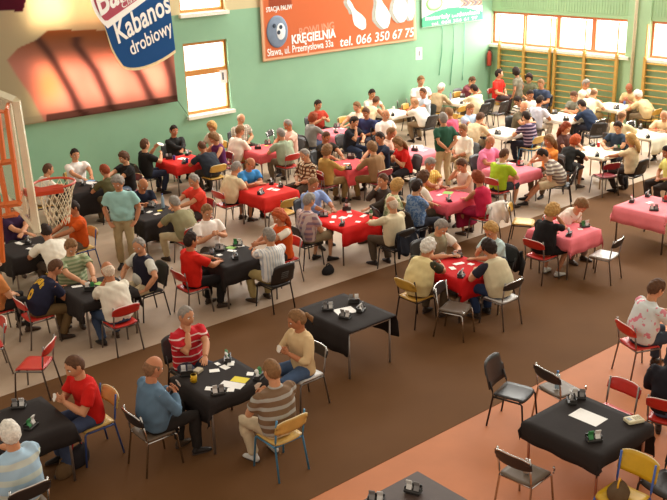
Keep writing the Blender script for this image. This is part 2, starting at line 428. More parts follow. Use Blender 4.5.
ORB = lin('#DD7A50')
def plain(px, py, u, v):
    c = mixc(ORB, lin('#E8916A'), .5*sm(.45, 1, u))  # washed-out haze painted into the orange, paler towards the right
    if v < .03 or u < .012 or u > .988: c = lin('#F0C9A0')
    if py < 8 and 268 < px < 292: c = lin('#A8563F')
    return c
ob = cloth_print('banner', [(261.5, 61.8), (415, 40), (413.5, -25), (257, -25)], .05, plain, 90, 50, .25, 'orange bowling alley banner with grey ball and white pins')
text('STACJA PALIW', (264.8, 12.2), (291, 8.8), .13, WHITE, ob, .066, bold=.012)
text('BOWLING', (298, 36), (333, 29), .22, mat('#EE9A76', .7), ob, .066, bold=.02)
text('KRĘGIELNIA', (290.5, 43.8), (334.5, 36.8), .24, WHITE, ob, .068, bold=.035)
text('Sława, ul. Przemysłowa 33a', (266.2, 56.2), (332, 46.2), .20, WHITE, ob, .067, bold=.012)
text('tel. 066 350 67 75', (338.5, 46.5), (412.5, 36), .27, WHITE, ob, .067, .12, bold=.014)
bc = uy(275.8, 31.5); rb = 11.2/38*1.08
v_, f_ = ell((bc[0], WY-.07, bc[1]), (.37, .035, .44), 24, 12)
ball = MB().add(v_, f_).build('printed_ball', mat('#6F7F93', .5, 0, .4, .1, 5), ob, True)
v_, f_ = ell((bc[0]+.1, WY-.1, bc[1]-.0), (.16, .012, .23), 20, 8)
MB().add(v_, f_).build('ball_highlight', mat('#D8DCDC', .5), ball, True)
for hx, hz in ((-.12, .17), (.1, .12), (.02, -.02)):
    v_, f_ = ell((bc[0]+hx, WY-.112, bc[1]+hz), (.06, .01, .06), 12, 6); MB().add(v_, f_).build('finger_hole', mat('#3B4452'), ball, True)
def pin(base, top, wb, m, y, nm):
    b = np.array(base, float); t = np.array(top, float); d = t-b; L = np.linalg.norm(d); d /= L; n = np.array([-d[1], d[0]])
    prof = [(0, .25), (.08, .62), (.25, 1), (.42, .8), (.6, .38), (.72, .28), (.84, .36), (.95, .3), (1, .08)]
    s = [(l, w_) for l, w_ in prof]; xs = np.linspace(0, 1, 22); ws = np.interp(xs, [q[0] for q in s], [q[1] for q in s])
    L_ = [tuple(b+d*L*x+n*wb*w_) for x, w_ in zip(xs, ws)]; R_ = [tuple(b+d*L*x-n*wb*w_) for x, w_ in zip(xs[::-1], ws[::-1])]
    return tshape(L_+R_, y, m, nm, ob)
GP = mat('#A9A79A', .7)
for i, (b, t, wd) in enumerate([((362.5, 29), (346, 0), 7), ((384, 28), (374, -14), 8.5), ((400, 22), (396, -22), 9), ((409, 20), (409.5, -20), 4.5)]):
    pin((b[0]-2, b[1]+1), (t[0]-3, t[1]), wd+.5, GP, .062+i*.003, 'pin_shadow'); pin(b, t, wd*.9, WHITE, .072+i*.003, 'printed_pin')
def gbp(px, py, u, v):
    c = lin('#F2F5EC')
    if v < .5*(.40+.32*math.sin(PI*min(1, u*1.0))) and v > .0: c = lin('#6CCB9C')
    if u > .62 and v > .36:
        c = [lin('#C9A08C'), lin('#E9DDD2'), lin('#9C7A78'), lin('#D9C2A0'), lin('#8D8CA0')][int(u*34+math.sin(v*40)) % 5]
    return c
gb = cloth_print('banner', [(420.5, 28), (481.5, 19.6), (480, -22), (420, -22)], .05, gbp, 60, 60, .2, 'white and green advertising banner at the right of the orange one')
text('materiały budowlane', (424, 20.5), (478, 13.6), .14, WHITE, gb, .066, bold=.02)
text('tel. 068 356 61 97', (430, 25.4), (476, 18.8), .10, WHITE, gb, .066, bold=.01)
oc = uy(433, 3); v_, f_ = ell((oc[0], WY-.066, oc[1]), (.38, .006, .24), 24, 8); e1 = MB().add(v_, f_).build('oval_emblem', mat('#8FC37C', .6), gb, True)
v_, f_ = ell((oc[0], WY-.071, oc[1]), (.31, .006, .18), 24, 8); MB().add(v_, f_).build('oval_emblem', mat('#D9E8B8', .6), gb, True)
# green cords hanging below that banner
for i, (x0, y0, x1, y1) in enumerate([(441.5, 26, 438.5, 75), (453, 22, 449.5, 85), (463.5, 22, 461.5, 80)]):
    a, b = uy(x0, y0), uy(x1, y1); o = MB().tube([(a[0], WY-.04, a[1]), ((a[0]+b[0])/2+.03, WY-.05, (a[1]+b[1])/2), (b[0], WY-.03, b[1])], .014, 6).build('hanging_cord', mat('#6FB592'), None, True)
    tag(o, ['left green cord hanging below the white and green banner', 'middle green cord hanging below the white and green banner', 'right green cord hanging below the white and green banner'][i], 'cord', 'cords below the banner')
a, b = uy(174.5, 99), uy(189, 117)
o = MB().tube([(a[0], WY-.12, a[1]), (b[0], WY-.02, b[1])], .012, 6).build('banner_rope', mat('#5E7A62')); tag(o, 'thin rope tying the sausage banner down beside the window', 'rope')

# ================================================================== BASKETBALL HOOP
BX = 3.72
IV = mat('#E4D9B8', .45, 0, .4, .04); ORF = mat('#D96A22', .45, 0, .45, .06); RED = mat('#CE4A2C', .4, 0, .5, .05)
rc = ray(54, 183)/CF*10.75+O; RZ = rc[2]; RR = .235
hoop = empty('basketball_hoop', (0, 0, 0), 0, 'basketball hoop with orange support frame and clear backboard at left edge', 'basketball hoop')
bx = rc[0]-RR-.16
def bp(px, py, x=None): return onx(px, py, bx if x is None else x)
def bar(m, a, b, w=.03, d=.03): m.tube([a, b], [(w, d)]*2, 4, 0, (1, 0, 0))
m = MB()
c1, c2, c3 = bp(16.5, 101), bp(37.5, 232), bp(-25, 84)
c4 = bp(-25, 160); c5 = bp(12, 203)
m.tube([c1, c2], [(.045, .075)]*2, 4, 0, (1, 0, 0)); m.tube([c3, c1], [(.045, .05)]*2, 4, 0, (1, 0, 0)); m.tube([c5, c2], [(.02, .045)]*2, 4, 0, (1, 0, 0))
m.tube([c4, c5], [(.02, .045)]*2, 4, 0, (1, 0, 0)); m.tube([bp(8.5, 100), bp(26, 214)], [(.03, .035)]*2, 4, 0, (1, 0, 0))
m.build('backboard_frame', IV, hoop)
ACR = bpy.data.materials.new('acrylic'); ACR.use_nodes = True; nt = ACR.node_tree; nt.nodes.clear(); o_ = nt.nodes.new('ShaderNodeOutputMaterial'); mx = nt.nodes.new('ShaderNodeMixShader')
tr = nt.nodes.new('ShaderNodeBsdfTransparent'); gl = nt.nodes.new('ShaderNodeBsdfDiffuse'); gl.inputs[0].default_value = (*lin('#D8C4AC'), 1)
mx.inputs[0].default_value = .22; nt.links.new(tr.outputs[0], mx.inputs[1]); nt.links.new(gl.outputs[0], mx.inputs[2]); nt.links.new(mx.outputs[0], o_.inputs[0])
g = MB(); q = [c3, c1, c2, c5, c4]; v = [tuple(p_+np.array([d, 0, 0])) for d in (-.006, .006) for p_ in q]
g.add(v, [(0, 1, 2, 3, 4), (9, 8, 7, 6, 5)]+[((i+1) % 5, i, 5+i, 5+(i+1) % 5) for i in range(5)]); g.build('acrylic_board', ACR, hoop)
m = MB(); X2 = bx-.3
def ob_(a, b, wd): m.tube([onx(*a, X2), onx(*b, X2)], [(.03, wd)]*2, 4, 0, (1, 0, 0))
ob_((-2, 112), (4, 162), .035); ob_((6.5, 110), (19, 200), .028); ob_((-1, 163), (9, 216), .032); ob_((-3, 111), (7, 112), .02); ob_((0, 163), (14, 161), .03)
ob_((-2, 196), (3, 262), .03); ob_((2, 205), (20, 203), .035); ob_((4, 216), (17, 214), .03)
for a, b in (((6.5, 110), (8, 104)), ((19, 200), (22, 192)), ((9, 216), (18, 214))):
    m.tube([onx(*a, X2), onx(*b, bx-.01)], .02, 6)
m.build('support_frame', ORF, hoop)
N = 40; ringp = [(rc[0]+RR*math.cos(2*PI*i/N), rc[1]+RR*math.sin(2*PI*i/N), RZ) for i in range(N)]
MB().tube(ringp, .014, 10, closed=True).build('rim', RED, hoop, True)
m = MB(); m.box((bx, rc[1]-.13, RZ-.055), (bx+.03, rc[1]+.1, RZ+.03)); m.box((bx+.02, rc[1]-.16, RZ-.06), (rc[0]-.02, rc[1]-.145, RZ+.02))
m.tube([(bx+.02, rc[1]-.15, RZ-.02), (rc[0], rc[1]-RR-.005, RZ-.02)], [(.05, .012)]*2, 4)
m.build('rim_bracket', RED, hoop)
m = MB(); NN = 14
def np_(k, lev):
    t = lev/6; r = RR*(1-.50*t**.7); z = RZ-.015-.47*t; a = 2*PI*(k+.5*(lev % 2))/NN
    return (rc[0]+r*math.cos(a), rc[1]+r*math.sin(a), z)
for lev in range(6):
    for k in range(NN):
        m.tube([np_(k, lev), np_(k if lev % 2 == 0 else k+1, lev+1)], .0048, 5); m.tube([np_(k, lev), np_(k-1 if lev % 2 == 0 else k, lev+1)], .0048, 5)
m.build('net', mat('#EFE3C6', .9, 0, .1, 0), hoop, True)

# ================================================================== TABLES
TD = {}
BLACK, REDC, PINKC, WHITEC = '#2B2523', '#CF2A22', '#E87E88', '#EFE6D4'
CREAMC = '#E6DCC0'
def drape(cx, cy, sx, sy, over, colr, seed, amp=.018):
    """cloth over a table top; over = overhang on (-x, +x, -y, +y)"""
    rr = random.Random(seed); hx, hy = sx/2+.01, sy/2+.01; z0 = .752
    def axis(h, o0, o1):
        a = [-h-o0*t for t in (1, .66, .33)] if o0 > 0 else []
        b = [h+o1*t for t in (.33, .66, 1)] if o1 > 0 else []
        return a+list(np.linspace(-h, h, 13))+b
    us, vs = axis(hx, over[0], over[1]), axis(hy, over[2], over[3])
    ph = [rr.uniform(0, 6) for _ in range(6)]; V = []
    for v in vs:
        for u in us:
            du = max(0, abs(u)-hx); dv = max(0, abs(v)-hy); su = 1 if u > 0 else -1; sv = 1 if v > 0 else -1
            x, y = min(hx, abs(u))*su, min(hy, abs(v))*sv; z = z0+.002*math.sin(u*9+ph[0])*math.cos(v*8+ph[1])
            if du and dv:
                d = math.hypot(du, dv); a = math.atan2(dv, du); x += su*(.012+.10*d*math.cos(a)+.02*math.sin(6*a+ph[2])); y += sv*(.012+.10*d*math.sin(a)+.02*math.cos(6*a)); z = z0-d*.97
            elif du: x += su*(.012+du*.06+amp*du/.3*math.sin(v*16+ph[3])); z = z0-du
            elif dv: y += sv*(.012+dv*.06+amp*dv/.3*math.sin(u*16+ph[4])); z = z0-dv
            V.append((x, y, z))
    nu = len(us); F = [(j*nu+i, j*nu+i+1, (j+1)*nu+i+1, (j+1)*nu+i) for j in range(len(vs)-1) for i in range(nu-1)]
    me = bpy.data.meshes.new('tablecloth'); me.from_pydata(V, [], F); me.materials.append(mat(colr, .85, 0, .2, .05, 6, .15)); me.polygons.foreach_set('use_smooth', [True]*len(me.polygons))
    o = link('tablecloth', me); o.location = (cx, cy, 0); s = o.modifiers.new('thick', 'SOLIDIFY'); s.thickness = .004; s.offset = 1
    return o
_tabs = {}
def table_mesh(sx, sy, legc, topc):
    key = (sx, sy, legc)
    if key in _tabs: return copy_tree(_tabs[key])
    r = empty('card_table'); L = mat(legc, .35, .6, .5, .05)
    MB().bbox((-sx/2, -sy/2, .72), (sx/2, sy/2, .748), .006).build('tabletop', mat(topc, .5), r)
    m = MB()
    for s in (-1, 1): m.box((-sx/2+.05, s*(sy/2-.06)-.012, .67), (sx/2-.05, s*(sy/2-.06)+.012, .72)); m.box((s*(sx/2-.06)-.012, -sy/2+.05, .67), (s*(sx/2-.06)+.012, sy/2-.05, .72))
    m.build('frame', L, r)
    for a in (-1, 1):
        for b in (-1, 1): MB().tube([(a*(sx/2-.05), b*(sy/2-.05), .0), (a*(sx/2-.05), b*(sy/2-.05), .72)], .0165, 8).build('leg', L, r, True)
    _tabs[key] = r
    return r
def table(k, cx, cy, desc, colr, over=(.22, .22, .22, .22), sx=.9, sy=.9, legc='#8C7E74', plain=False, cname='black'):
    r = table_mesh(sx, sy, legc, '#C7B48E' if not plain else colr); r.location = (cx, cy, 0.008 if cy > Y2 else (.004 if cy > Y1 else 0))
    tag(r, 'square folding card table with cloth, the '+desc, 'table', 'card tables in the hall')
    TD[k] = (cx, cy, desc, sx, sy)
    if not plain:
        o = drape(cx, cy, sx, sy, over, colr, hash(k) % 97 if False else sum(map(ord, k)))
        o.location.z = r.location.z
        tag(o, cname+' cloth spread over the '+desc, 'tablecloth', 'tablecloths')
t4 = at(417.5, 470.5, .75)
table('T1', 5.58, 9.05, 'nearest occupied black table', BLACK, (.3, .3, .16, .16), .88, .88)
table('T2', 8.09, 9.54, 'empty black table on brown carpet', BLACK, (.36, .36, .02, .02), .88, 1.12, '#A39A92')
table('T3', 7.97, 5.29, 'black table on the orange floor', BLACK, (.2, .42, .13, .1), .98, 1.0, '#A87860')
table('T4', t4[0]-.5, t4[1]-.5, 'bare dark table at bottom edge', '#4A3A33', (0, 0, 0, 0), 1, 1, plain=True)
table('T5', 3.25, 9.7, 'black table in bottom left corner', BLACK)
table('T6', 5.87, 12.95, 'black table below the basketball net', BLACK, (.3, .3, .12, .12))
table('T7', 5.9, 15.75, 'black table behind the backboard', BLACK, (.35, .35, .3, .3))
table('T8', 8.3, 12.75, 'black table left of centre', BLACK, (.4, .4, .3, .2))
table('T9', 8.6, 16.0, 'black table with blue water bottle', BLACK, (.3, .3, .4, .2))
table('T10', 8.5, 18.85, 'black table near wall behind net', BLACK, (.3, .3, .5, .2))
table('T11', 11.38, 19.4, 'red table below the wall window', REDC, cname='red')
table('T12', 11.2, 15.65, 'red table with empty wooden chair', REDC, (.25, .25, .3, .2), cname='red')
table('T13', 11.05, 12.98, 'central red table with cola bottle', '#D8201C', (.08, .2, .34, .15), .92, .92, '#6E6058', cname='red')
table('T14', 13.45, 18.85, 'red table below the orange banner', '#DC5C5E', cname='red')
table('T15', 16.0, 19.1, 'pink table below the phone number', PINKC, cname='pink')
table('T16', 13.9, 16.1, 'red table behind the central one', '#DC5256', (.2, .2, .35, .2), cname='red')
table('T17', 18.84, 19.85, 'white table by wall near paper notice', WHITEC, (.1, .1, .1, .1), cname='white')
table('T18', 15.87, 15.85, 'pink table beside green polo man', '#EA8690', cname='pink')
table('T19', 13.5, 12.65, 'pink table beside crimson dress woman', '#E4606E', cname='pink')
table('T20', 10.62, 9.66, 'red table on brown carpet edge', '#C8181A', (.2, .2, .35, .2), .85, .85, '#6E6058', cname='red')
table('T21', 16.1, 13.1, 'pink table by green T-shirt player', '#EA7C88', cname='pink')
table('T22', 21.6, 19.6, 'white table under green banner', WHITEC, (.1, .1, .1, .1), cname='white')
table('T23', 19.0, 15.75, 'white table behind the pink polo man', WHITEC, (.1, .1, .1, .1), cname='white')
table('T24', 21.6, 15.8, 'white table before middle wall bars', WHITEC, (.1, .1, .1, .1), .95, .95, cname='white')
table('T25', 23.85, 15.7, 'cream table near the green pillar', CREAMC, (.1, .1, .1, .1), cname='cream')
table('T26', 18.75, 12.7, 'cream table with red cola can', CREAMC, (.06, .06, .06, .06), 1.0, 1.0, '#B0895C', cname='cream')
table('T27', 21.2, 12.95, 'white table next to right edge', CREAMC, (.05, .05, .4, .05), .95, .95, cname='white')
table('T28', 13.4, 9.65, 'pink table of the blond player', '#EC7880', (.2, .25, .28, .2), cname='pink')
table('T29', 15.8, 9.3, 'empty pink table at right edge', '#F08288', (.3, .3, .1, .2), 1.1, 1.1, '#6E6058', cname='pink')

# ================================================================== CHAIRS
def make_chair(kind):
    r = empty('chair'); FR = {'red': STEEL, 'black': mat('#37302D', .35, .6, .5, 0), 'wood': mat('#3B302B', .4, .5, .5, 0), 'blue': mat('#4C86A8', .4, .2, .5, .03),
                              'chrome': CHROME, 'white': STEEL, 'navy': mat('#3A4F86', .4, .2, .5, .03), 'yellow': mat('#3F5FA8', .4, .2, .5, .03), 'maroon': STEEL}[kind]
    PN = {'red': mat('#C52D22', .35, 0, .5, .05), 'maroon': mat('#8E1F2A', .35, 0, .5, .05), 'black': mat('#2B2523', .4, 0, .5, .05), 'wood': mat('#C99A3F', .4, 0, .5, .12, 9), 'blue': mat('#D0A85A', .4, 0, .5, .12, 9),
          'navy': mat('#D0A85A', .4, 0, .5, .12, 9), 'chrome': mat('#2F2724', .5, 0, .4, .05), 'white': mat('#2F2724', .5, 0, .4, .05), 'yellow': mat('#D3A61E', .4, 0, .5, .08, 9)}[kind]
    SP = {'white': mat('#D8D5D0', .3, 0, .5, .03), 'chrome': mat('#6A5A4A', .5, 0, .4, .05)}.get(kind, PN)
    EDGE = mat({'red': '#F0D8CC', 'wood': '#E8D2A0', 'chrome': '#E6E2DC', 'white': '#E6E2DC', 'black': '#4A423E'}.get(kind, '#E8D2A0'), .3, 0, .6, 0)  # light tones painting the highlight on laminate edges
    w_ = .2; t = .0125
    for s in (-1, 1):
        MB().tube([(.24, s*(w_+.02), 0), (.2, s*w_, .40), (.17, s*w_, .425)], t, 8).build('leg', FR, r, True)
        MB().tube([(-.26, s*(w_+.02), 0), (-.19, s*w_, .42), (-.2, s*w_, .5), (-.245, s*w_, .80 if kind != 'black' else .62)], t, 8).build('leg', FR, r, True)
    m = MB()
    for s in (-1, 1): m.tube([(.18, s*w_, .42), (-.19, s*w_, .42)], t, 8)
    m.tube([(.16, -w_, .415), (.16, w_, .415)], t, 8); m.tube([(-.17, -w_, .415), (-.17, w_, .415)], t, 8)
    if kind == 'chrome': m.tube([(.22, -w_-.01, .5), (.24, -w_-.01, .46), (.22, -w_-.01, .42)], t, 8)
    m.build('seat_frame', FR, r, True)
    n = 9; V = []; F = []
    xs = np.linspace(-.2, .21, 9); ys = np.linspace(-.205, .205, 9)
    for top in (0, 1):
        for x in xs:
            for y in ys:
                rx = 1-.06*(abs(y)/.2)**4; z = .432+.02*top+.012*(y/.2)**2+(.0 if x < .15 else -.02*((x-.15)/.06)**2)
                V.append((x*rx, y*(1-.05*(abs(x)/.2)**4), z))
    for i in range(8):
        for j in range(8):
            a = i*9+j; F.append((a+9, a+10, a+1, a)[::-1] if False else (a, a+1, a+10, a+9)); b = a+81; F.append((b, b+9, b+10, b+1))
    bd = [i*9 for i in range(9)]+[72+j for j in range(1, 9)]+[i*9+8 for i in range(7, -1, -1)]+[j for j in range(7, 0, -1)]
    for q in range(len(bd)): a, b = bd[q], bd[(q+1) % len(bd)]; F.append((a, b, b+81, a+81))
    MB().add(V, F).build('seat', SP, r, True)
    # curved back panel
    z0, z1 = {'black': (.50, .86), 'chrome': (.64, .80), 'white': (.66, .80), 'wood': (.62, .80), 'blue': (.60, .79), 'navy': (.60, .79), 'yellow': (.58, .82)}.get(kind, (.64, .80))
    hw = .225 if kind != 'black' else .23
    V = []; F = []; ni, nj = 12, 6
    for side in (0, 1):
        for j in range(nj+1):
            v = j/nj
            for i in range(ni+1):
                u = -1+2*i/ni; ww = hw*(1-(.10 if kind == 'black' else .04)*max(0, v-.6)/.4*1.0)
                zz = z0+(z1-z0)*v - (.035*(abs(u)**4) if v > .5 else -.02*(abs(u)**4))*1
                x = -.235-.05*v*(z1-z0)/.2-.035*(1-u*u)+(.018 if side else 0)
                V.append((x, u*ww, zz))
    K = (ni+1)*(nj+1)
    for j in range(nj):
        for i in range(ni): a = j*(ni+1)+i; F.append((a, a+ni+1, a+ni+2, a+1)); b = a+K; F.append((b, b+1, b+ni+2, b+ni+1))
    bd = list(range(ni+1))+[j*(ni+1)+ni for j in range(1, nj+1)]+[nj*(ni+1)+i for i in range(ni-1, -1, -1)]+[j*(ni+1) for j in range(nj-1, 0, -1)]
    for q in range(len(bd)): a, b = bd[q], bd[(q+1) % len(bd)]; F.append((a, b, b+K, a+K))
    bk = MB().add(V, F).build('backrest', PN, r, True)
    tp = [tuple((np.array(V[nj*(ni+1)+i])+np.array(V[K+nj*(ni+1)+i]))/2) for i in range(ni+1)]
    MB().tube(tp, .011 if kind in ('chrome', 'white') else .008, 6).build('rim_highlight', EDGE if kind not in ('chrome', 'white') else CHROME, bk, True)  # real rim on chrome-edged kinds, painted edge highlight on the rest
    if kind == 'black':
        sl = MB()
        for k in range(4): sl.box((-.302-.012*k, -.07, .60+.035*k), (-.288-.012*k, .07, .612+.035*k))
        sl.build('vent_slots', mat('#5A534E', .6), bk)
    return r
_ch = {}
CH_DESC = {'red': 'red laminate chair', 'maroon': 'dark red chair', 'black': 'black plastic chair', 'wood': 'dark-framed wooden chair', 'blue': 'wooden chair with blue frame', 'navy': 'wooden chair with blue frame', 'chrome': 'chrome framed black chair', 'white': 'black-backed chrome chair', 'yellow': 'yellow-backed chair with blue frame'}
def chair(kind, x, y, yaw, label):
    r = copy_tree(_ch[kind]) if kind in _ch else _ch.setdefault(kind, make_chair(kind))
    r.location = (x, y, .009 if y > Y2 else (.005 if y > Y1 else .001)); r.rotation_euler = (0, 0, yaw)
    return tag(r, label, 'chair', 'chairs of the card players')
def echair(kind, px, py, yawdeg, label, z=.8):
    """empty chair from the pixel of its backrest top"""
    yaw = math.radians(yawdeg); p = at(px, py, z); off = Rz(yaw)@np.array([-.27, 0, 0])
    return chair(kind, p[0]-off[0], p[1]-off[1], yaw, label)

# ================================================================== PEOPLE
# ---- head template: x forward, z up, origin at the head centre
def head_points(nu, nv, face=True, female=False):
    th = np.linspace(0, PI, nv+1)[:, None]; ph = np.linspace(0, 2*PI, nu, endpoint=False)[None, :]
    # more longitudes in front
    ph = ph-.35*np.sin(ph)
    dx = np.sin(th)*np.cos(ph); dy = np.sin(th)*np.sin(ph); dz = np.cos(th)*np.ones_like(ph)
    x, y, z = dx*.097, dy*.076, dz*.120
    lo = np.clip(-dz, 0, 1)
    y = y*(1-.22*lo**1.3); x = np.where(x < 0, x*(1-.45*lo**1.2), x*(1-.10*lo))
    x = x+np.where(dx > .1, -.006*np.clip(dx, 0, 1)**6*(dz < .6), 0)
    if face:
        g = lambda yy, zz, y0, z0, sy, sz: np.exp(-((yy-y0)/sy)**2-((zz-z0)/sz)**2)
        fr = (dx > 0)*1.0
        nose = np.exp(-(y/.0125)**2)*np.interp(z, [-.052, -.042, -.030, -.01, .02, .035], [0, .020, .027, .017, .007, 0])
        x = x+fr*nose
        for s in (-1, 1):
            x = x-fr*.011*g(y, z, s*.032, .010, .016, .013); x = x+fr*.004*g(y, z, s*.03, .034, .024, .009)
            x = x+fr*.004*g(y, z, s*.04, -.028, .02, .02); x = x+fr*.003*g(y, z, s*.011, -.040, .007, .006)
        x = x+fr*(.006*g(y, z, 0, -.062, .022, .010)-.004*g(y, z, 0, -.064, .020, .0025)-.003*g(y, z, 0, -.079, .02, .006)+.008*g(y, z, 0, -.101, .024, .014))
    return x, y, z
def grid_faces(nu, nv):
    F = []
    for i in range(nv):
        for j in range(nu): j2 = (j+1) % nu; F.append((i*nu+j, (i+1)*nu+j, (i+1)*nu+j2, i*nu+j2))
    return F
def head_mesh(hi=True):
    nu, nv = (56, 46) if hi else (32, 26)
    x, y, z = head_points(nu, nv); V = np.stack([x, y, z], -1).reshape(-1, 3); F = grid_faces(nu, nv); MI = []
    for f in F:
        c = V[list(f)].mean(0)
        MI.append(1 if (c[0] > .05 and abs(c[1]) < .023 and -.071 < c[2] < -.054) else 0)
    mb = MB(); mb.v.append(V); mb.f += F; mb.mi += MI; mb.n = len(V)
    for s in (-1, 1):
        v, f = ell((-.006, s*.077, .0), (.018, .009, .031), 10, 8); v[:, 0] += (v[:, 2])*-.2; v[:, 1] += s*.006*np.clip(-v[:, 0]/.02, 0, 1); mb.add(v, f)
        ex = .0735 if True else 0
        v, f = ell((ex, s*.032, .011), (.0125, .0145, .0085), 10, 8); mb.add(v, f, 2)
        v, f = ell((ex+.0075, s*.031, .010), (.006, .0062, .0065), 8, 6); mb.add(v, f, 3)
        mb.tube([(.084, s*.016, .029), (.085, s*.032, .034), (.076, s*.048, .030)], [.004, .0048, .003], 6, 4)
    return mb
HEAD = {True: head_mesh(True), False: head_mesh(False)}
# ---- hair
def smst(a, b, x): t = np.clip((x-a)/(b-a), 0, 1); return t*t*(3-2*t)
def hair_mesh(style, seed, hi=True):
    nu, nv = (56, 46) if hi else (36, 28)
    x, y, z = head_points(nu, nv, False); P = np.stack([x, y, z], -1)
    n = P/np.array([.097**2, .076**2, .12**2]); n /= np.linalg.norm(n, axis=-1, keepdims=True)
    a = np.degrees(np.arctan2(np.abs(y)/.076, x/.097))
    line = {'short': [.074, .070, .045, -.012, .022, -.055, -.082, -.088], 'buzz': [.082, .074, .046, -.004, .026, -.045, -.075, -.080], 'recede': [.098, .090, .045, -.008, .022, -.052, -.080, -.085],
            'bob': [.062, .052, .010, -.07, -.09, -.10, -.11, -.11], 'long': [.066, .054, .012, -.07, -.09, -.10, -.12, -.12], 'pony': [.078, .070, .040, .0, .018, -.045, -.07, -.075], 'full': [.064, .058, .030, -.030, -.01, -.07, -.095, -.10]}
    st = 'recede' if style == 'fringe' else style
    zt = np.interp(a, [0, 35, 60, 76, 92, 106, 135, 180], line[st])+.005*np.sin(a/7+seed)+.003*np.sin(a/2.7+seed*2)*np.sign(y)
    mask = smst(-.008, .010, z-zt)
    if style == 'fringe': mask = mask*smst(-.02, .035, .062+.012*np.clip((a-90)/90, 0, 1)-z)*smst(45, 75, a)
    th = {'buzz': .006, 'short': .014, 'recede': .010, 'fringe': .006, 'bob': .024, 'long': .022, 'pony': .013, 'full': .022}[style]
    rs = np.random.default_rng(seed); k = rs.uniform(20, 45, 6); p = rs.uniform(0, 6, 6)
    nz = .25*np.sin(x*k[0]*3+p[0])*np.sin(z*k[1]*3+p[1])+.2*np.sin(y*k[2]*4+z*60+p[2])+.12*np.sin(x*160+y*130+p[3])
    soft = smst(-.004, .045, z-zt)
    if style == 'fringe': soft = mask
    th_ = .004+(th-.004)*soft
    off = np.where(mask > 0, -.016+(th_*(1+nz*.9)+.016)*mask, -.016)
    Q = P+n*off[..., None]
    F = grid_faces(nu, nv); mk = mask.reshape(-1); F = [f for f in F if mk[list(f)].max() > .01]
    mb = MB().add(Q.reshape(-1, 3), F)
    if style == 'long': mb.tube([(-.05, 0, .02), (-.095, 0, -.07), (-.10, 0, -.17), (-.085, 0, -.27)], [(.085, .05), (.095, .045), (.09, .035), (.05, .015)], 14, 0, (0, 1, 0))
    if style == 'pony': v, f = ell((-.115, 0, .01), (.03, .03, .03)); mb.add(v, f); mb.tube([(-.12, 0, .01), (-.15, 0, -.05), (-.14, 0, -.13)], [.02, .028, .008], 10)
    return mb
_hair = {}
def get_hair(style, colr, hi):
    key = (style, colr, hi, random.randint(0, 1))
    if key not in _hair: _hair[key] = hair_mesh(style, sum(map(ord, style))+key[3]*7, hi).mesh('hair', mat(colr, .75, 0, .25, .22, 45, .3), True)
    return _hair[key]
# ---- remesh jobs
def remesh(parts, voxel, smooth=3, seed=0, wrinkle=0):
    """parts: list of (verts, faces) -> fused (verts, faces)"""
    mb = MB()
    for v, f in parts: mb.add(v, f)
    me = bpy.data.meshes.new('tmp'); me.from_pydata(np.concatenate(mb.v).tolist(), [], mb.f)
    import bmesh
    bm = bmesh.new(); bm.from_mesh(me); bmesh.ops.recalc_face_normals(bm, faces=bm.faces); bm.to_mesh(me); bm.free()
    o = bpy.data.objects.new('tmp', me); TMP.objects.link(o)
    m = o.modifiers.new('r', 'REMESH'); m.mode = 'VOXEL'; m.voxel_size = voxel; m.adaptivity = 0
    s = o.modifiers.new('s', 'SMOOTH'); s.factor = .5; s.iterations = smooth
    JOBS.append(o); return len(JOBS)-1
def run_jobs():
    global RES
    bpy.context.view_layer.update(); dg = bpy.context.evaluated_depsgraph_get(); RES = []
    for o in JOBS:
        e = o.evaluated_get(dg); me = e.to_mesh(); n = len(me.vertices); v = np.zeros(n*3); me.vertices.foreach_get('co', v)
        nl = len(me.loops); li = np.zeros(nl, int); me.loops.foreach_get('vertex_index', li); ls = np.zeros(len(me.polygons), int); me.polygons.foreach_get('loop_start', ls); lt = np.zeros(len(me.polygons), int); me.polygons.foreach_get('loop_total', lt)
        nr = np.zeros(n*3); me.vertices.foreach_get('normal', nr)
        RES.append((v.reshape(-1, 3), [tuple(li[a:a+b]) for a, b in zip(ls, lt)], nr.reshape(-1, 3))); e.to_mesh_clear()
    for o in list(JOBS): me = o.data; bpy.data.objects.remove(o); bpy.data.meshes.remove(me)
    JOBS.clear()
TMP = bpy.data.collections.new('work'); COL.children.link(TMP); JOBS = []; RES = []
# ---- hand template (right hand; +x fingers, +y thumb side, +z back of hand)
def hand_parts(curl):
    P = [tube([(-.03, 0, 0), (0, 0, 0), (.03, 0, 0), (.075, 0, -.002), (.088, 0, -.002)], [(.022, .018), (.024, .017), (.036, .016), (.040, .014), (.034, .010)], 12, (0, 1, 0))]
    for y, L, r, b in ((.030, .070, .0085, 0), (.010, .078, .009, .1), (-.010, .073, .0085, .15), (-.028, .058, .0075, .25)):
        p = np.array([.078, y, 0.]); a = curl*.35+b*.3; pts = [p-np.array([.02, 0, 0]), p]
        for q in (.45, .30, .25): p = p+np.array([math.cos(a), y*2.2, -math.sin(a)])*L*q; pts.append(p.copy()); a += curl*.75
        P.append(tube(pts, [r, r*1.05, r, r*.92, r*.7], 8, (0, 1, 0)))
    P.append(tube([(.01, .018, -.004), (.035, .040, -.010), (.060, .056, -.020-.02*curl), (.082, .060-.03*curl, -.028-.02*curl)], [.014, .0125, .0105, .0075], 8, (0, 0, 1)))
    return P
for cu_ in (.25, .75, 1.15): remesh(hand_parts(cu_), .0055, 1)
for cu_ in (.25, .75, 1.15): remesh(hand_parts(cu_), .008, 1)
run_jobs()
HANDS = {(i % 3, i < 3): RES[i][:2] for i in range(6)}

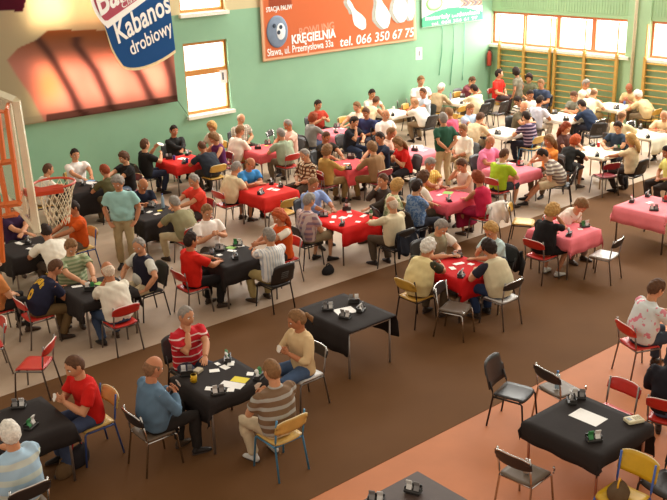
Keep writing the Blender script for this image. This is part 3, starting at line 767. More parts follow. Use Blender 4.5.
def ik(S, T, l1, l2, pole):
    S, T = np.array(S, float), np.array(T, float); d = T-S; L = np.linalg.norm(d); mxl = (l1+l2)*.985
    if L > mxl: T = S+d/L*mxl; d = T-S; L = mxl
    mn = abs(l1-l2)+.05
    if L < mn: T = S+d/(L+1e-6)*mn; d = T-S; L = mn
    u = d/L; a = (l1*l1-l2*l2+L*L)/(2*L); h = math.sqrt(max(0, l1*l1-a*a)); p = np.array(pole, float); p = p-u*(p@u); p /= (np.linalg.norm(p)+1e-9)
    return S+u*a+p*h, T

SKINS = ['#C68A64', '#BE7E5A', '#CE9670', '#B67650', '#C88C66']
HAIRC = {'grey': '#8E857B', 'white': '#DCD5C8', 'dark': '#2E2019', 'brown': '#5A3C28', 'blond': '#B98E52', 'redh': '#8A3F22', 'orange': '#B5522A', 'ltbrown': '#84603E', 'black': '#1E1714'}
PEOPLE = []
def pose(spec):
    """skeleton in the local frame (x forward), origin on the floor below the hips"""
    s = spec.get('s', 1.0)*1.075; fem = spec.get('fem', False); L = spec['lean']; stand = spec.get('stand', False)
    zp = .93*s if stand else .455+.085
    D = lambda a: np.array([math.sin(a), 0, math.cos(a)])
    P0 = np.array([0, 0, zp]); P1 = P0+.12*s*D(.35*L); P2 = P1+.13*s*D(.8*L); P3 = P2+.15*s*D(1.1*L); P4 = P3+.09*s*D(1.15*L)
    hp = spec.get('hp', 18); ha = L*.55+math.radians(hp)*.5
    HC = P4+.163*s*D(ha*.8)+np.array([.02, 0, 0])
    side = np.array([0, 1., 0]); tw = math.radians(spec.get('tw', 0)); side = Rz(tw)@side
    sw = (.205 if not fem else .172)*s
    SH = {k: P3+.03*s*D(L)+side*sw*k for k in (1, -1)}
    J = dict(P=[P0, P1, P2, P3, P4], HC=HC, SH=SH, s=s, side=side, sw=sw)
    tg = arms(spec, J)
    J['arm'] = {}
    for k in (1, -1):
        T, pole, curl = tg[k]; E_, W_ = ik(SH[k], T, .285*s, .25*s, pole); J['arm'][k] = (E_, W_, curl)
    J['leg'] = {}
    ft = spec.get('feet', 'sit'); rr = random.Random(spec['seed'])
    for k in (1, -1):
        H_ = P0+np.array([0, k*.085*s, 0])
        if stand: A = np.array([.0+.03*k, k*.11*s, .09]); pole = (1, k*.1, 0)
        elif ft == 'out': A = np.array([.72, k*.20, .09]); pole = (.2, k*.3, 1)
        elif ft == 'back': A = np.array([.18+.06*k, k*.10, .10]); pole = (1, k*.3, .6)
        elif ft == 'wide': A = np.array([.40, k*.26, .09]); pole = (1, k*.9, .8)
        else: A = np.array([.36+rr.uniform(-.08, .1), k*(.12+rr.uniform(0, .05)), .09]); pole = (1, k*.25, .9)
        K, A = ik(H_, A, .43*s, .42*s, pole); J['leg'][k] = (H_, K, A)
    return J
def arms(spec, J):
    p = spec['pose']; s = J['s']; P = J['P']; HC = J['HC']; tz = .795; d = spec.get('td', .42)  # td: distance of the table edge from the hips
    down = {1: (-.3, .8, -.8), -1: (-.3, -.8, -.8)}; r = {}
    hx = max(d+.06, P[3][0]+.12)
    for k in (1, -1): r[k] = ((hx+.02*k, k*.11, tz), (-.2, k*1.0, -.5), 0)
    if p == 'cards':
        for k in (1, -1): r[k] = ((P[3][0]+.27, k*.07, max(.86, P[3][2]-.12)), (-.2, k*.9, -.8), 1)
    elif p == 'one': r[-1] = ((P[3][0]+.28, -.06, .90), (-.2, -.9, -.8), 1)
    elif p == 'chin': r[-1] = ((HC[0]+.085, -.045, HC[2]-.20), (.5, -.35, -1), 2); r[1] = ((hx-.02, -.05, tz), (0, 1, -.3), 0)
    elif p == 'chin2': r[1] = ((HC[0]+.085, .045, HC[2]-.20), (.5, .35, -1), 2); r[-1] = ((hx-.02, .05, tz), (0, -1, -.3), 0)
    elif p == 'head': r[-1] = ((HC[0]+.05, -.09, HC[2]-.10), (.6, -.4, -1), 1); r[1] = ((hx, .05, tz), (0, 1, -.3), 0)
    elif p == 'fold':
        for k in (1, -1): r[k] = ((hx-.06, -k*.07, tz+.01+.02*k), (-.1, k*1.0, -.4), 0)
    elif p == 'reach': r[1] = ((hx+.14, -.02, tz+.03), (-.1, 1, -.6), 1); r[-1] = ((hx-.02, -.14, tz), (-.2, -1, -.5), 0)
    elif p == 'reach2': r[-1] = ((hx+.14, .02, tz+.03), (-.1, -1, -.6), 1); r[1] = ((hx-.02, .14, tz), (-.2, 1, -.5), 0)
    elif p == 'lap':
        for k in (1, -1): r[k] = ((.27, k*.07, .66), (-.3, k*1.0, -.4), 0)
    elif p == 'drink': r[-1] = ((HC[0]+.14, -.05, HC[2]-.15), (0, -.9, -1), 2); r[1] = ((hx, .1, tz), (-.2, 1, -.5), 0)
    elif p == 'up': r[1] = ((.38, .14, 1.10), (0, .8, -1), 1); r[-1] = ((.42, -.05, .95), (0, -.9, -.9), 1)
    elif p == 'back':  # hands clasped behind
        for k in (1, -1): r[k] = ((-.17, k*.035, P[0][2]+.04), (-.5, k*1, 0), 1)
    elif p == 'down':
        for k in (1, -1): r[k] = ((.06, k*.25, P[0][2]-.06), (-.6, k*.6, 0), 0)
    elif p == 'wide': r[1] = ((.22, .38, .62), (-.3, .8, .2), 0); r[-1] = ((.34, -.20, .68), (-.4, -.9, 0), 0)
    elif p == 'hold':
        for k in (1, -1): r[k] = ((.34, k*.06, P[2][2]+.05), (-.3, k*.8, -.8), 1)
    elif p == 'prop': r[1] = ((.50, .12, tz), (-.2, 1, -.2), 0); r[-1] = ((.52, -.14, tz), (-.2, -1, -.2), 0)
    return r

def build_person(spec):
    J = pose(spec); s = J['s']; P0, P1, P2, P3, P4 = J['P']; side = J['side']; fem = spec.get('fem', False); fat = spec.get('fat', .0)
    hi = spec['hi']; st = spec['shirt']; sleeve = spec.get('sl', 'short'); bt = spec['bottom'][0]
    L = spec['lean']; upv = (P4-P3)/np.linalg.norm(P4-P3)
    wv = 1.24 if not fem else 1.08; fat = fat+(.035 if not fem else .02)
    def torso(inf, lo=0.0):
        pts = [P0+np.array([0, 0, -.075+lo]), P0+np.array([0, 0, -.02]), P1, P2, P3-upv*.02*s, P3+upv*.04*s, P4-upv*.015*s, P4+upv*.012*s]
        hb = .195*s
        R = [(hb*.9, .115*s), (hb, .125*s), ((.145*wv+fat*.5)*s, (.108+fat*.5)*s), ((.155*wv+fat*.3)*s, (.112+fat*.35)*s), (.165*wv*s, .125*s), (.150*wv*s, .108*s), (.085*s, .075*s), (.062*s, .062*s)]
        return tube(pts, [(a+inf, b+inf) for a, b in R], 18, side)
    def belly(inf): c = P1+np.array([.05+fat*.45, 0, .02]); return ell(c, ((.09+fat*.55+inf), (.12+fat*.5+inf), (.12+fat*.25+inf)), 14, 10)
    def yoke(inf):
        A, B = J['SH'][1], J['SH'][-1]; up_ = upv*.012*s
        return tube([A+side*.012, A*.55+P4*.45-upv*.045*s, P4-upv*.035*s, B*.55+P4*.45-upv*.045*s, B-side*.012], [(.052*s+inf, .052*s+inf), (.05*s+inf, .065*s+inf), (.05*s+inf, .07*s+inf), (.05*s+inf, .065*s+inf), (.052*s+inf, .052*s+inf)], 12, upv)
    def arm(k, inf, t1=1.0, t2=1.0, flare=0):
        S_ = J['SH'][k]; E_, W_, _ = J['arm'][k]; pts = [S_-side*k*.02, S_+(E_-S_)*.25]; rd = [.057*s+inf, .055*s+inf]
        if t2 <= 0:
            pts.append(S_+(E_-S_)*t1); rd.append(.050*s+inf+flare)
        else:
            pts += [S_+(E_-S_)*.7, E_, E_+(W_-E_)*.3*t2, E_+(W_-E_)*.7*t2, E_+(W_-E_)*t2]; rd += [.048*s+inf, .044*s+inf, .044*s+inf, .038*s+inf, (.029 if t2 == 1 else .038)*s+inf]
        rd = [r*(.92 if fem else 1.07) for r in rd]
        return tube(pts, rd, 10, (.3, .2, 1))
    def legp(k, inf, t1=1.0, t2=1.0, flare=0.0):
        H_, K, A = J['leg'][k]; pts = [H_+np.array([-.03, 0, 0]), H_+(K-H_)*.3]; rd = [.088*s+inf, .082*s+inf]
        if t2 <= 0: pts += [H_+(K-H_)*.7*t1, H_+(K-H_)*t1]; rd += [.070*s+inf+flare, .064*s+inf+flare*1.6]
        else: pts += [H_+(K-H_)*.75, K, K+(A-K)*.25*t2, K+(A-K)*.6*t2, K+(A-K)*t2]; rd += [.066*s+inf, .060*s+inf, .058*s+inf+flare*.3, .050*s+inf+flare*.6, (.036*s+inf+flare)]
        return tube(pts, rd, 12, (.3, .2, 1))
    vb, vc = (.0125, .0155) if hi else (.018, .021)
    neck = tube([P3, P4-np.array([0, 0, .02]), P4*.5+J['HC']*.5-np.array([.01, 0, 0]), J['HC']-np.array([.012, 0, .01])], [.068*s, .066*s, .062*s, .055*s], 12, (1, 0, 0))
    bare = [torso(-.022), neck]
    for k in (1, -1):
        bare.append(arm(k, 0)); E_, W_, _ = J['arm'][k]
        bare.append(legp(k, -.012))
    spec['j_body'] = remesh(bare, vb)
    # shirt
    sh = [torso(.012, .03 if not st.get('tuck') else .06), yoke(.008)]
    if fat > .02: sh.append(belly(.01))
    if fem:
        for k in (1, -1): sh.append(ell(P3-upv*.06*s+side*k*.068*s+np.array([.075*math.cos(L), 0, -.075*math.sin(L)]), (.06*s, .062*s, .06*s)))
    if sleeve == 'short': sh += [arm(k, .013, .68, 0, .010) for k in (1, -1)]
    elif sleeve == 'long': sh += [arm(k, .012, 1, .93) for k in (1, -1)]
    elif sleeve == 'roll': sh += [arm(k, .013, 1, .35) for k in (1, -1)]
    elif sleeve == 'none': sh = [torso(.012, .03)]+sh[2:]+[tube([J['SH'][1]*.55+J['SH'][-1]*.45-upv*.02, J['SH'][1]*.8+J['SH'][-1]*.2-upv*.015], [.055, .05], 10, upv), tube([J['SH'][-1]*.55+J['SH'][1]*.45-upv*.02, J['SH'][-1]*.8+J['SH'][1]*.2-upv*.015], [.055, .05], 10, upv)]
    if st.get('collar', True) and hi is not None:
        c = P4+upv*.004; a = [tuple(c+Rz(0)@np.array([math.cos(t)*.066*s, math.sin(t)*.066*s, 0])+upv*(.012 if math.cos(t) < .3 else -.012)+np.array([0, 0, 0])) for t in np.linspace(0, 2*PI, 16, endpoint=False)]
        sh.append(tube(a, [.013]*16, 6, (0, 0, 1), True))
    spec['j_shirt'] = remesh(sh, vc)
    if spec.get('vest'):
        spec['j_vest'] = remesh([torso(.026, .02), tube([J['SH'][1]*.9+J['SH'][-1]*.1+upv*.0, P4-upv*.03*s, J['SH'][-1]*.9+J['SH'][1]*.1], [.06*s, (.066*s, .08*s), .06*s], 12, upv)], vc)
    if bt in ('trousers', 'shorts', 'jeans'):
        tr_ = [tube([P0+np.array([-.01, 0, -.085]), P0, P0+np.array([0, 0, .07])], [(.16*s, .12*s), (.178*s, .137*s), (.160*s, .124*s)], 16, (0, 1, 0))]
        tr_ += [legp(k, .012, 1, .97 if bt != 'shorts' else 0, .012 if bt != 'shorts' else .01) for k in (1, -1)]
    else:  # skirt or dress
        K = (J['leg'][1][1]+J['leg'][-1][1])/2; A = (J['leg'][1][2]+J['leg'][-1][2])/2; wq_ = abs(J['leg'][1][1][1])+.085
        pts = [P0+np.array([-.02, 0, .06]), P0+np.array([.02, 0, -.01]), P0*.5+K*.5+np.array([0, 0, -.005]), K+np.array([.02, 0, -.02])]
        rd = [(.16, .125), (.19, .12), (wq_+.02, .10), (wq_, .085)]
        if bt == 'dress': pts += [K*.55+A*.45+np.array([.03, 0, 0]), K*.2+A*.8]; rd += [(wq_+.01, .12), (wq_+.03, .14)]
        tr_ = [tube(pts, rd, 18, (0, 1, 0))]
    spec['j_bottom'] = remesh(tr_, vc)
    spec['J'] = J

def wrinkle(v, nr, seed, amp):
    r = np.random.default_rng(seed); d = np.zeros(len(v))
    for i in range(5):
        k = r.normal(0, 1, 3); k = k/np.linalg.norm(k)*r.uniform(22, 60); d += np.sin(v@k+r.uniform(0, 6)+1.2*np.sin(v@(k[::-1]*.4)))
    return v+nr*(d*amp/2.2)[:, None]
SHOE = {}
def shoe_mesh(colr):
    if colr in SHOE: return SHOE[colr]
    mb = MB()
    P = [(-.07, 0, .035), (-.05, 0, .042), (0, 0, .045), (.06, 0, .036), (.12, 0, .028), (.165, 0, .022), (.18, 0, .018)]
    mb.tube(P, [(.018, .020), (.042, .034), (.048, .036), (.034, .040), (.026, .042), (.018, .034), (.006, .012)], 12, 0, (0, 0, 1))
    mb.tube([(-.03, 0, .05), (-.01, 0, .10)], [(.038, .034), (.036, .032)], 10, 0, (1, 0, 0))
    mb.tube([(-.075, 0, .008), (0, 0, .008), (.1, 0, .008), (.18, 0, .008)], [(.008, .026), (.008, .036), (.008, .044), (.008, .016)], 8, 1, (0, 0, 1))
    SHOE[colr] = mb.mesh('shoe', [mat(colr, .5), mat('#4A3A30', .7)], True); return SHOE[colr]
GLS = {}
def finish_person(sp):
    J = sp['J']; hi = sp['hi']; seed = sp['seed']; s = J['s']; rr = random.Random(seed)
    yaw = sp['yaw']; x, y = sp['xy']
    r = empty('person', (x, y, .009 if y > Y2 else .005), yaw, sp['label'], 'person', 'card players and onlookers in the hall')
    skin = mat(sp.get('skin', SKINS[seed % 5]), .6, 0, .3, .04, 30)
    hair = sp['hair']; brow = mat(HAIRC[hair[1]], .8, 0, .2, 0)
    lip = mat('#B8705C', .5, 0, .3, 0); eye = mat('#E9E2D8', .3, 0, .5, 0); iris = mat('#2A211C', .2, 0, .6, 0)
    v, f, n = RES[sp['j_body']]
    mb = MB().add(v, f)
    R = Rz(math.radians(sp.get('turn', 0)))@Ry(sp['lean']*.55+math.radians(sp.get('hp', 18)))@Rx(math.radians(sp.get('tilt', 0)))
    R = R*s*1.13
    H = HEAD[hi]; hv = np.concatenate(H.v)@R.T+J['HC']; mb.v.append(hv); mb.f += [tuple(i+mb.n for i in q) for q in H.f]; mb.mi += H.mi; mb.n += len(hv)
    for k in (1, -1):
        E_, W_, curl = J['arm'][k]; d = W_-E_; d /= np.linalg.norm(d)
        if curl == 1: up_ = np.array([.5, k*.6, .2])     # palm faces the body, thumb up
        elif curl == 2: up_ = np.array([.9, k*.3, 0])
        else: up_ = np.array([0, k*.25, 1.])
        if curl == 0 and d[2] < -.3: d = np.array([d[0], d[1], d[2]*.25]); d /= np.linalg.norm(d)
        z_ = up_-d*(up_@d); z_ /= np.linalg.norm(z_); y_ = np.cross(z_, d)
        hv, hf = HANDS[(curl, hi)]; hv = hv.copy()
        if k == 1: hv = hv*np.array([1, -1, 1]); hf = [q[::-1] for q in hf]
        B = np.stack([d, y_, z_], 1)*(s*(.92 if sp.get('fem') else 1)); hv = hv@B.T+W_+d*.005
        mb.v.append(hv); mb.f += [tuple(i+mb.n for i in q) for q in hf]; mb.mi += [0]*len(hf); mb.n += len(hv)
    mb.build('body', [skin, lip, eye, iris, brow], r, True)
    if hair[0] != 'bald':
        hc_ = HAIRC[hair[1]]
        if hair[0] == 'fringe':   # thin cropped hair lets the scalp show
            k_ = '#C8966E'; hc_ = '#'+''.join('%02X' % int(.62*int(hc_[i:i+2], 16)+.38*int(k_[i:i+2], 16)) for i in (1, 3, 5))
        h = link('hair', get_hair(hair[0], hc_, hi), r); h.matrix_basis = Matrix([[*R[0], J['HC'][0]], [*R[1], J['HC'][1]], [*R[2], J['HC'][2]], [0, 0, 0, 1]])
    def cl(name, job, m):
        v, f, n = RES[job]; v = wrinkle(v, n, seed, .0045); q_ = MB().add(v, f)
        if name == 'shirt' and sp.get('print'):
            for i_, f__ in enumerate(f):
                c_ = v[list(f__)].mean(0); a_, h_ = c_[1], c_[2]
                if c_[0] < P3_[0] and ((abs(a_) < .13 and abs(h_-(.99-a_*a_*3)) < .028 and (a_*40) % 1.6 > .35) or (.03 < math.hypot(a_/.8, h_-.82) < .075)): q_.mi[i_] = 1
        o = q_.build(name, [m, mat('#D8A62C', .8)], r, True); return o
    st = sp['shirt']; c = st['c']; P3_ = J['P'][3]
    m = mat(c[0], .85, 0, .15, .06, 9, .25) if st['k'] == 's' else pattern(st['k'], c, st.get('f', 12), st.get('d', .5))
    so = cl('shirt', sp['j_shirt'], m)
    if sp.get('vest'): cl('vest', sp['j_vest'], mat(sp['vest'], .85, 0, .15, .06, 9, .25))
    b = sp['bottom']; cl({'trousers': 'trousers', 'jeans': 'trousers', 'shorts': 'shorts', 'skirt': 'skirt', 'dress': 'skirt'}[b[0]], sp['j_bottom'], mat(b[1], .85, 0, .15, .1, 9, .25))
    for k in (1, -1):
        H_, K, A = J['leg'][k]; o = link('shoe', shoe_mesh(sp.get('shoe', rr.choice(['#2A2320', '#3B2C22', '#4E3B2C']))), r)
        o.location = (A[0]+.01, A[1], 0); o.rotation_euler = (0, 0, k*.2)
    if sp.get('glasses'):
        g = MB(); q = lambda p: tuple(R@np.array(p)+J['HC'])
        for k in (1, -1):
            g.tube([q((.092+.003*math.sin(t), k*.032+.019*math.cos(t), .010+.015*math.sin(t))) for t in np.linspace(0, 2*PI, 12, endpoint=False)], .0018, 5, closed=True)
            g.tube([q((.09, k*.05, .013)), q((.03, k*.078, .013)), q((-.02, k*.080, .008))], .0018, 5)
        g.tube([q((.096, -.012, .013)), q((.096, .012, .013))], .0018, 5); g.build('glasses', mat('#2E2826', .3, .3, .5, 0), r)
    if sp.get('beard') or sp.get('mustache'):
        g = MB()
        if sp.get('mustache'): g.tube([(.082, -.026, -.056), (.092, 0, -.047), (.082, .026, -.056)], [.005, .008, .005], 8)
        if sp.get('beard'):
            for t in np.linspace(-1, 1, 15): v_, f_ = ell((.062-.055*t*t, .062*t, -.082+.045*t*t), (.022, .014, .022), 8, 6); g.add(v_, f_)
        for i in range(len(g.v)): g.v[i] = g.v[i]@R.T+J['HC']
        g.build('beard' if sp.get('beard') else 'moustache', brow, r, True)
    if sp.get('scarf'):
        P4 = J['P'][4]; g = MB().tube([tuple(P4+np.array([-.07, .07, .02])), tuple(P4+np.array([-.10, .02, -.02])), tuple(P4+np.array([-.13, .0, -.14])), tuple(P4+np.array([-.15, -.03, -.28]))], [(.02, .05), (.022, .07), (.018, .06), (.01, .05)], 8, 0, (1, 0, 0))
        g.tube([tuple(P4+np.array([math.cos(t)*.09-.01, math.sin(t)*.09, .0])) for t in np.linspace(0, 2*PI, 14, endpoint=False)], .024, 8, closed=True); g.build('scarf', mat(sp['scarf'], .9), r, True)
    if sp.get('cardsin') :
        hc = (J['arm'][1][1]+J['arm'][-1][1])/2 if sp['pose'] in ('cards', 'hold') else J['arm'][-1][1]
        q = Rz(yaw)@(hc+np.array([.10, 0, .06])); fm = MB()
        for i in range(7):
            a = (i-3)*.16; fm.box((-.0006-i*.001, -.028, -.02), (.0006-i*.001, .028, .065), 0, Rx(a))
        o = link('hand_of_cards', fm.mesh('hand_of_cards', mat('#EFE6DA', .5, 0, .4, .0))); o.location = (x+q[0], y+q[1], q[2]); o.rotation_euler = (0, -.35, yaw)
        tag(o, 'fan of playing cards held by the '+sp['desc'], 'playing cards', 'hands of cards')
    return r

def S(c, **k): return dict(k='s', c=[c], **k)
def PT(kind, *c, **k): return dict(k=kind, c=list(c), **k)
SIDE = {'E': 180, 'W': 0, 'N': -90, 'S': 90}
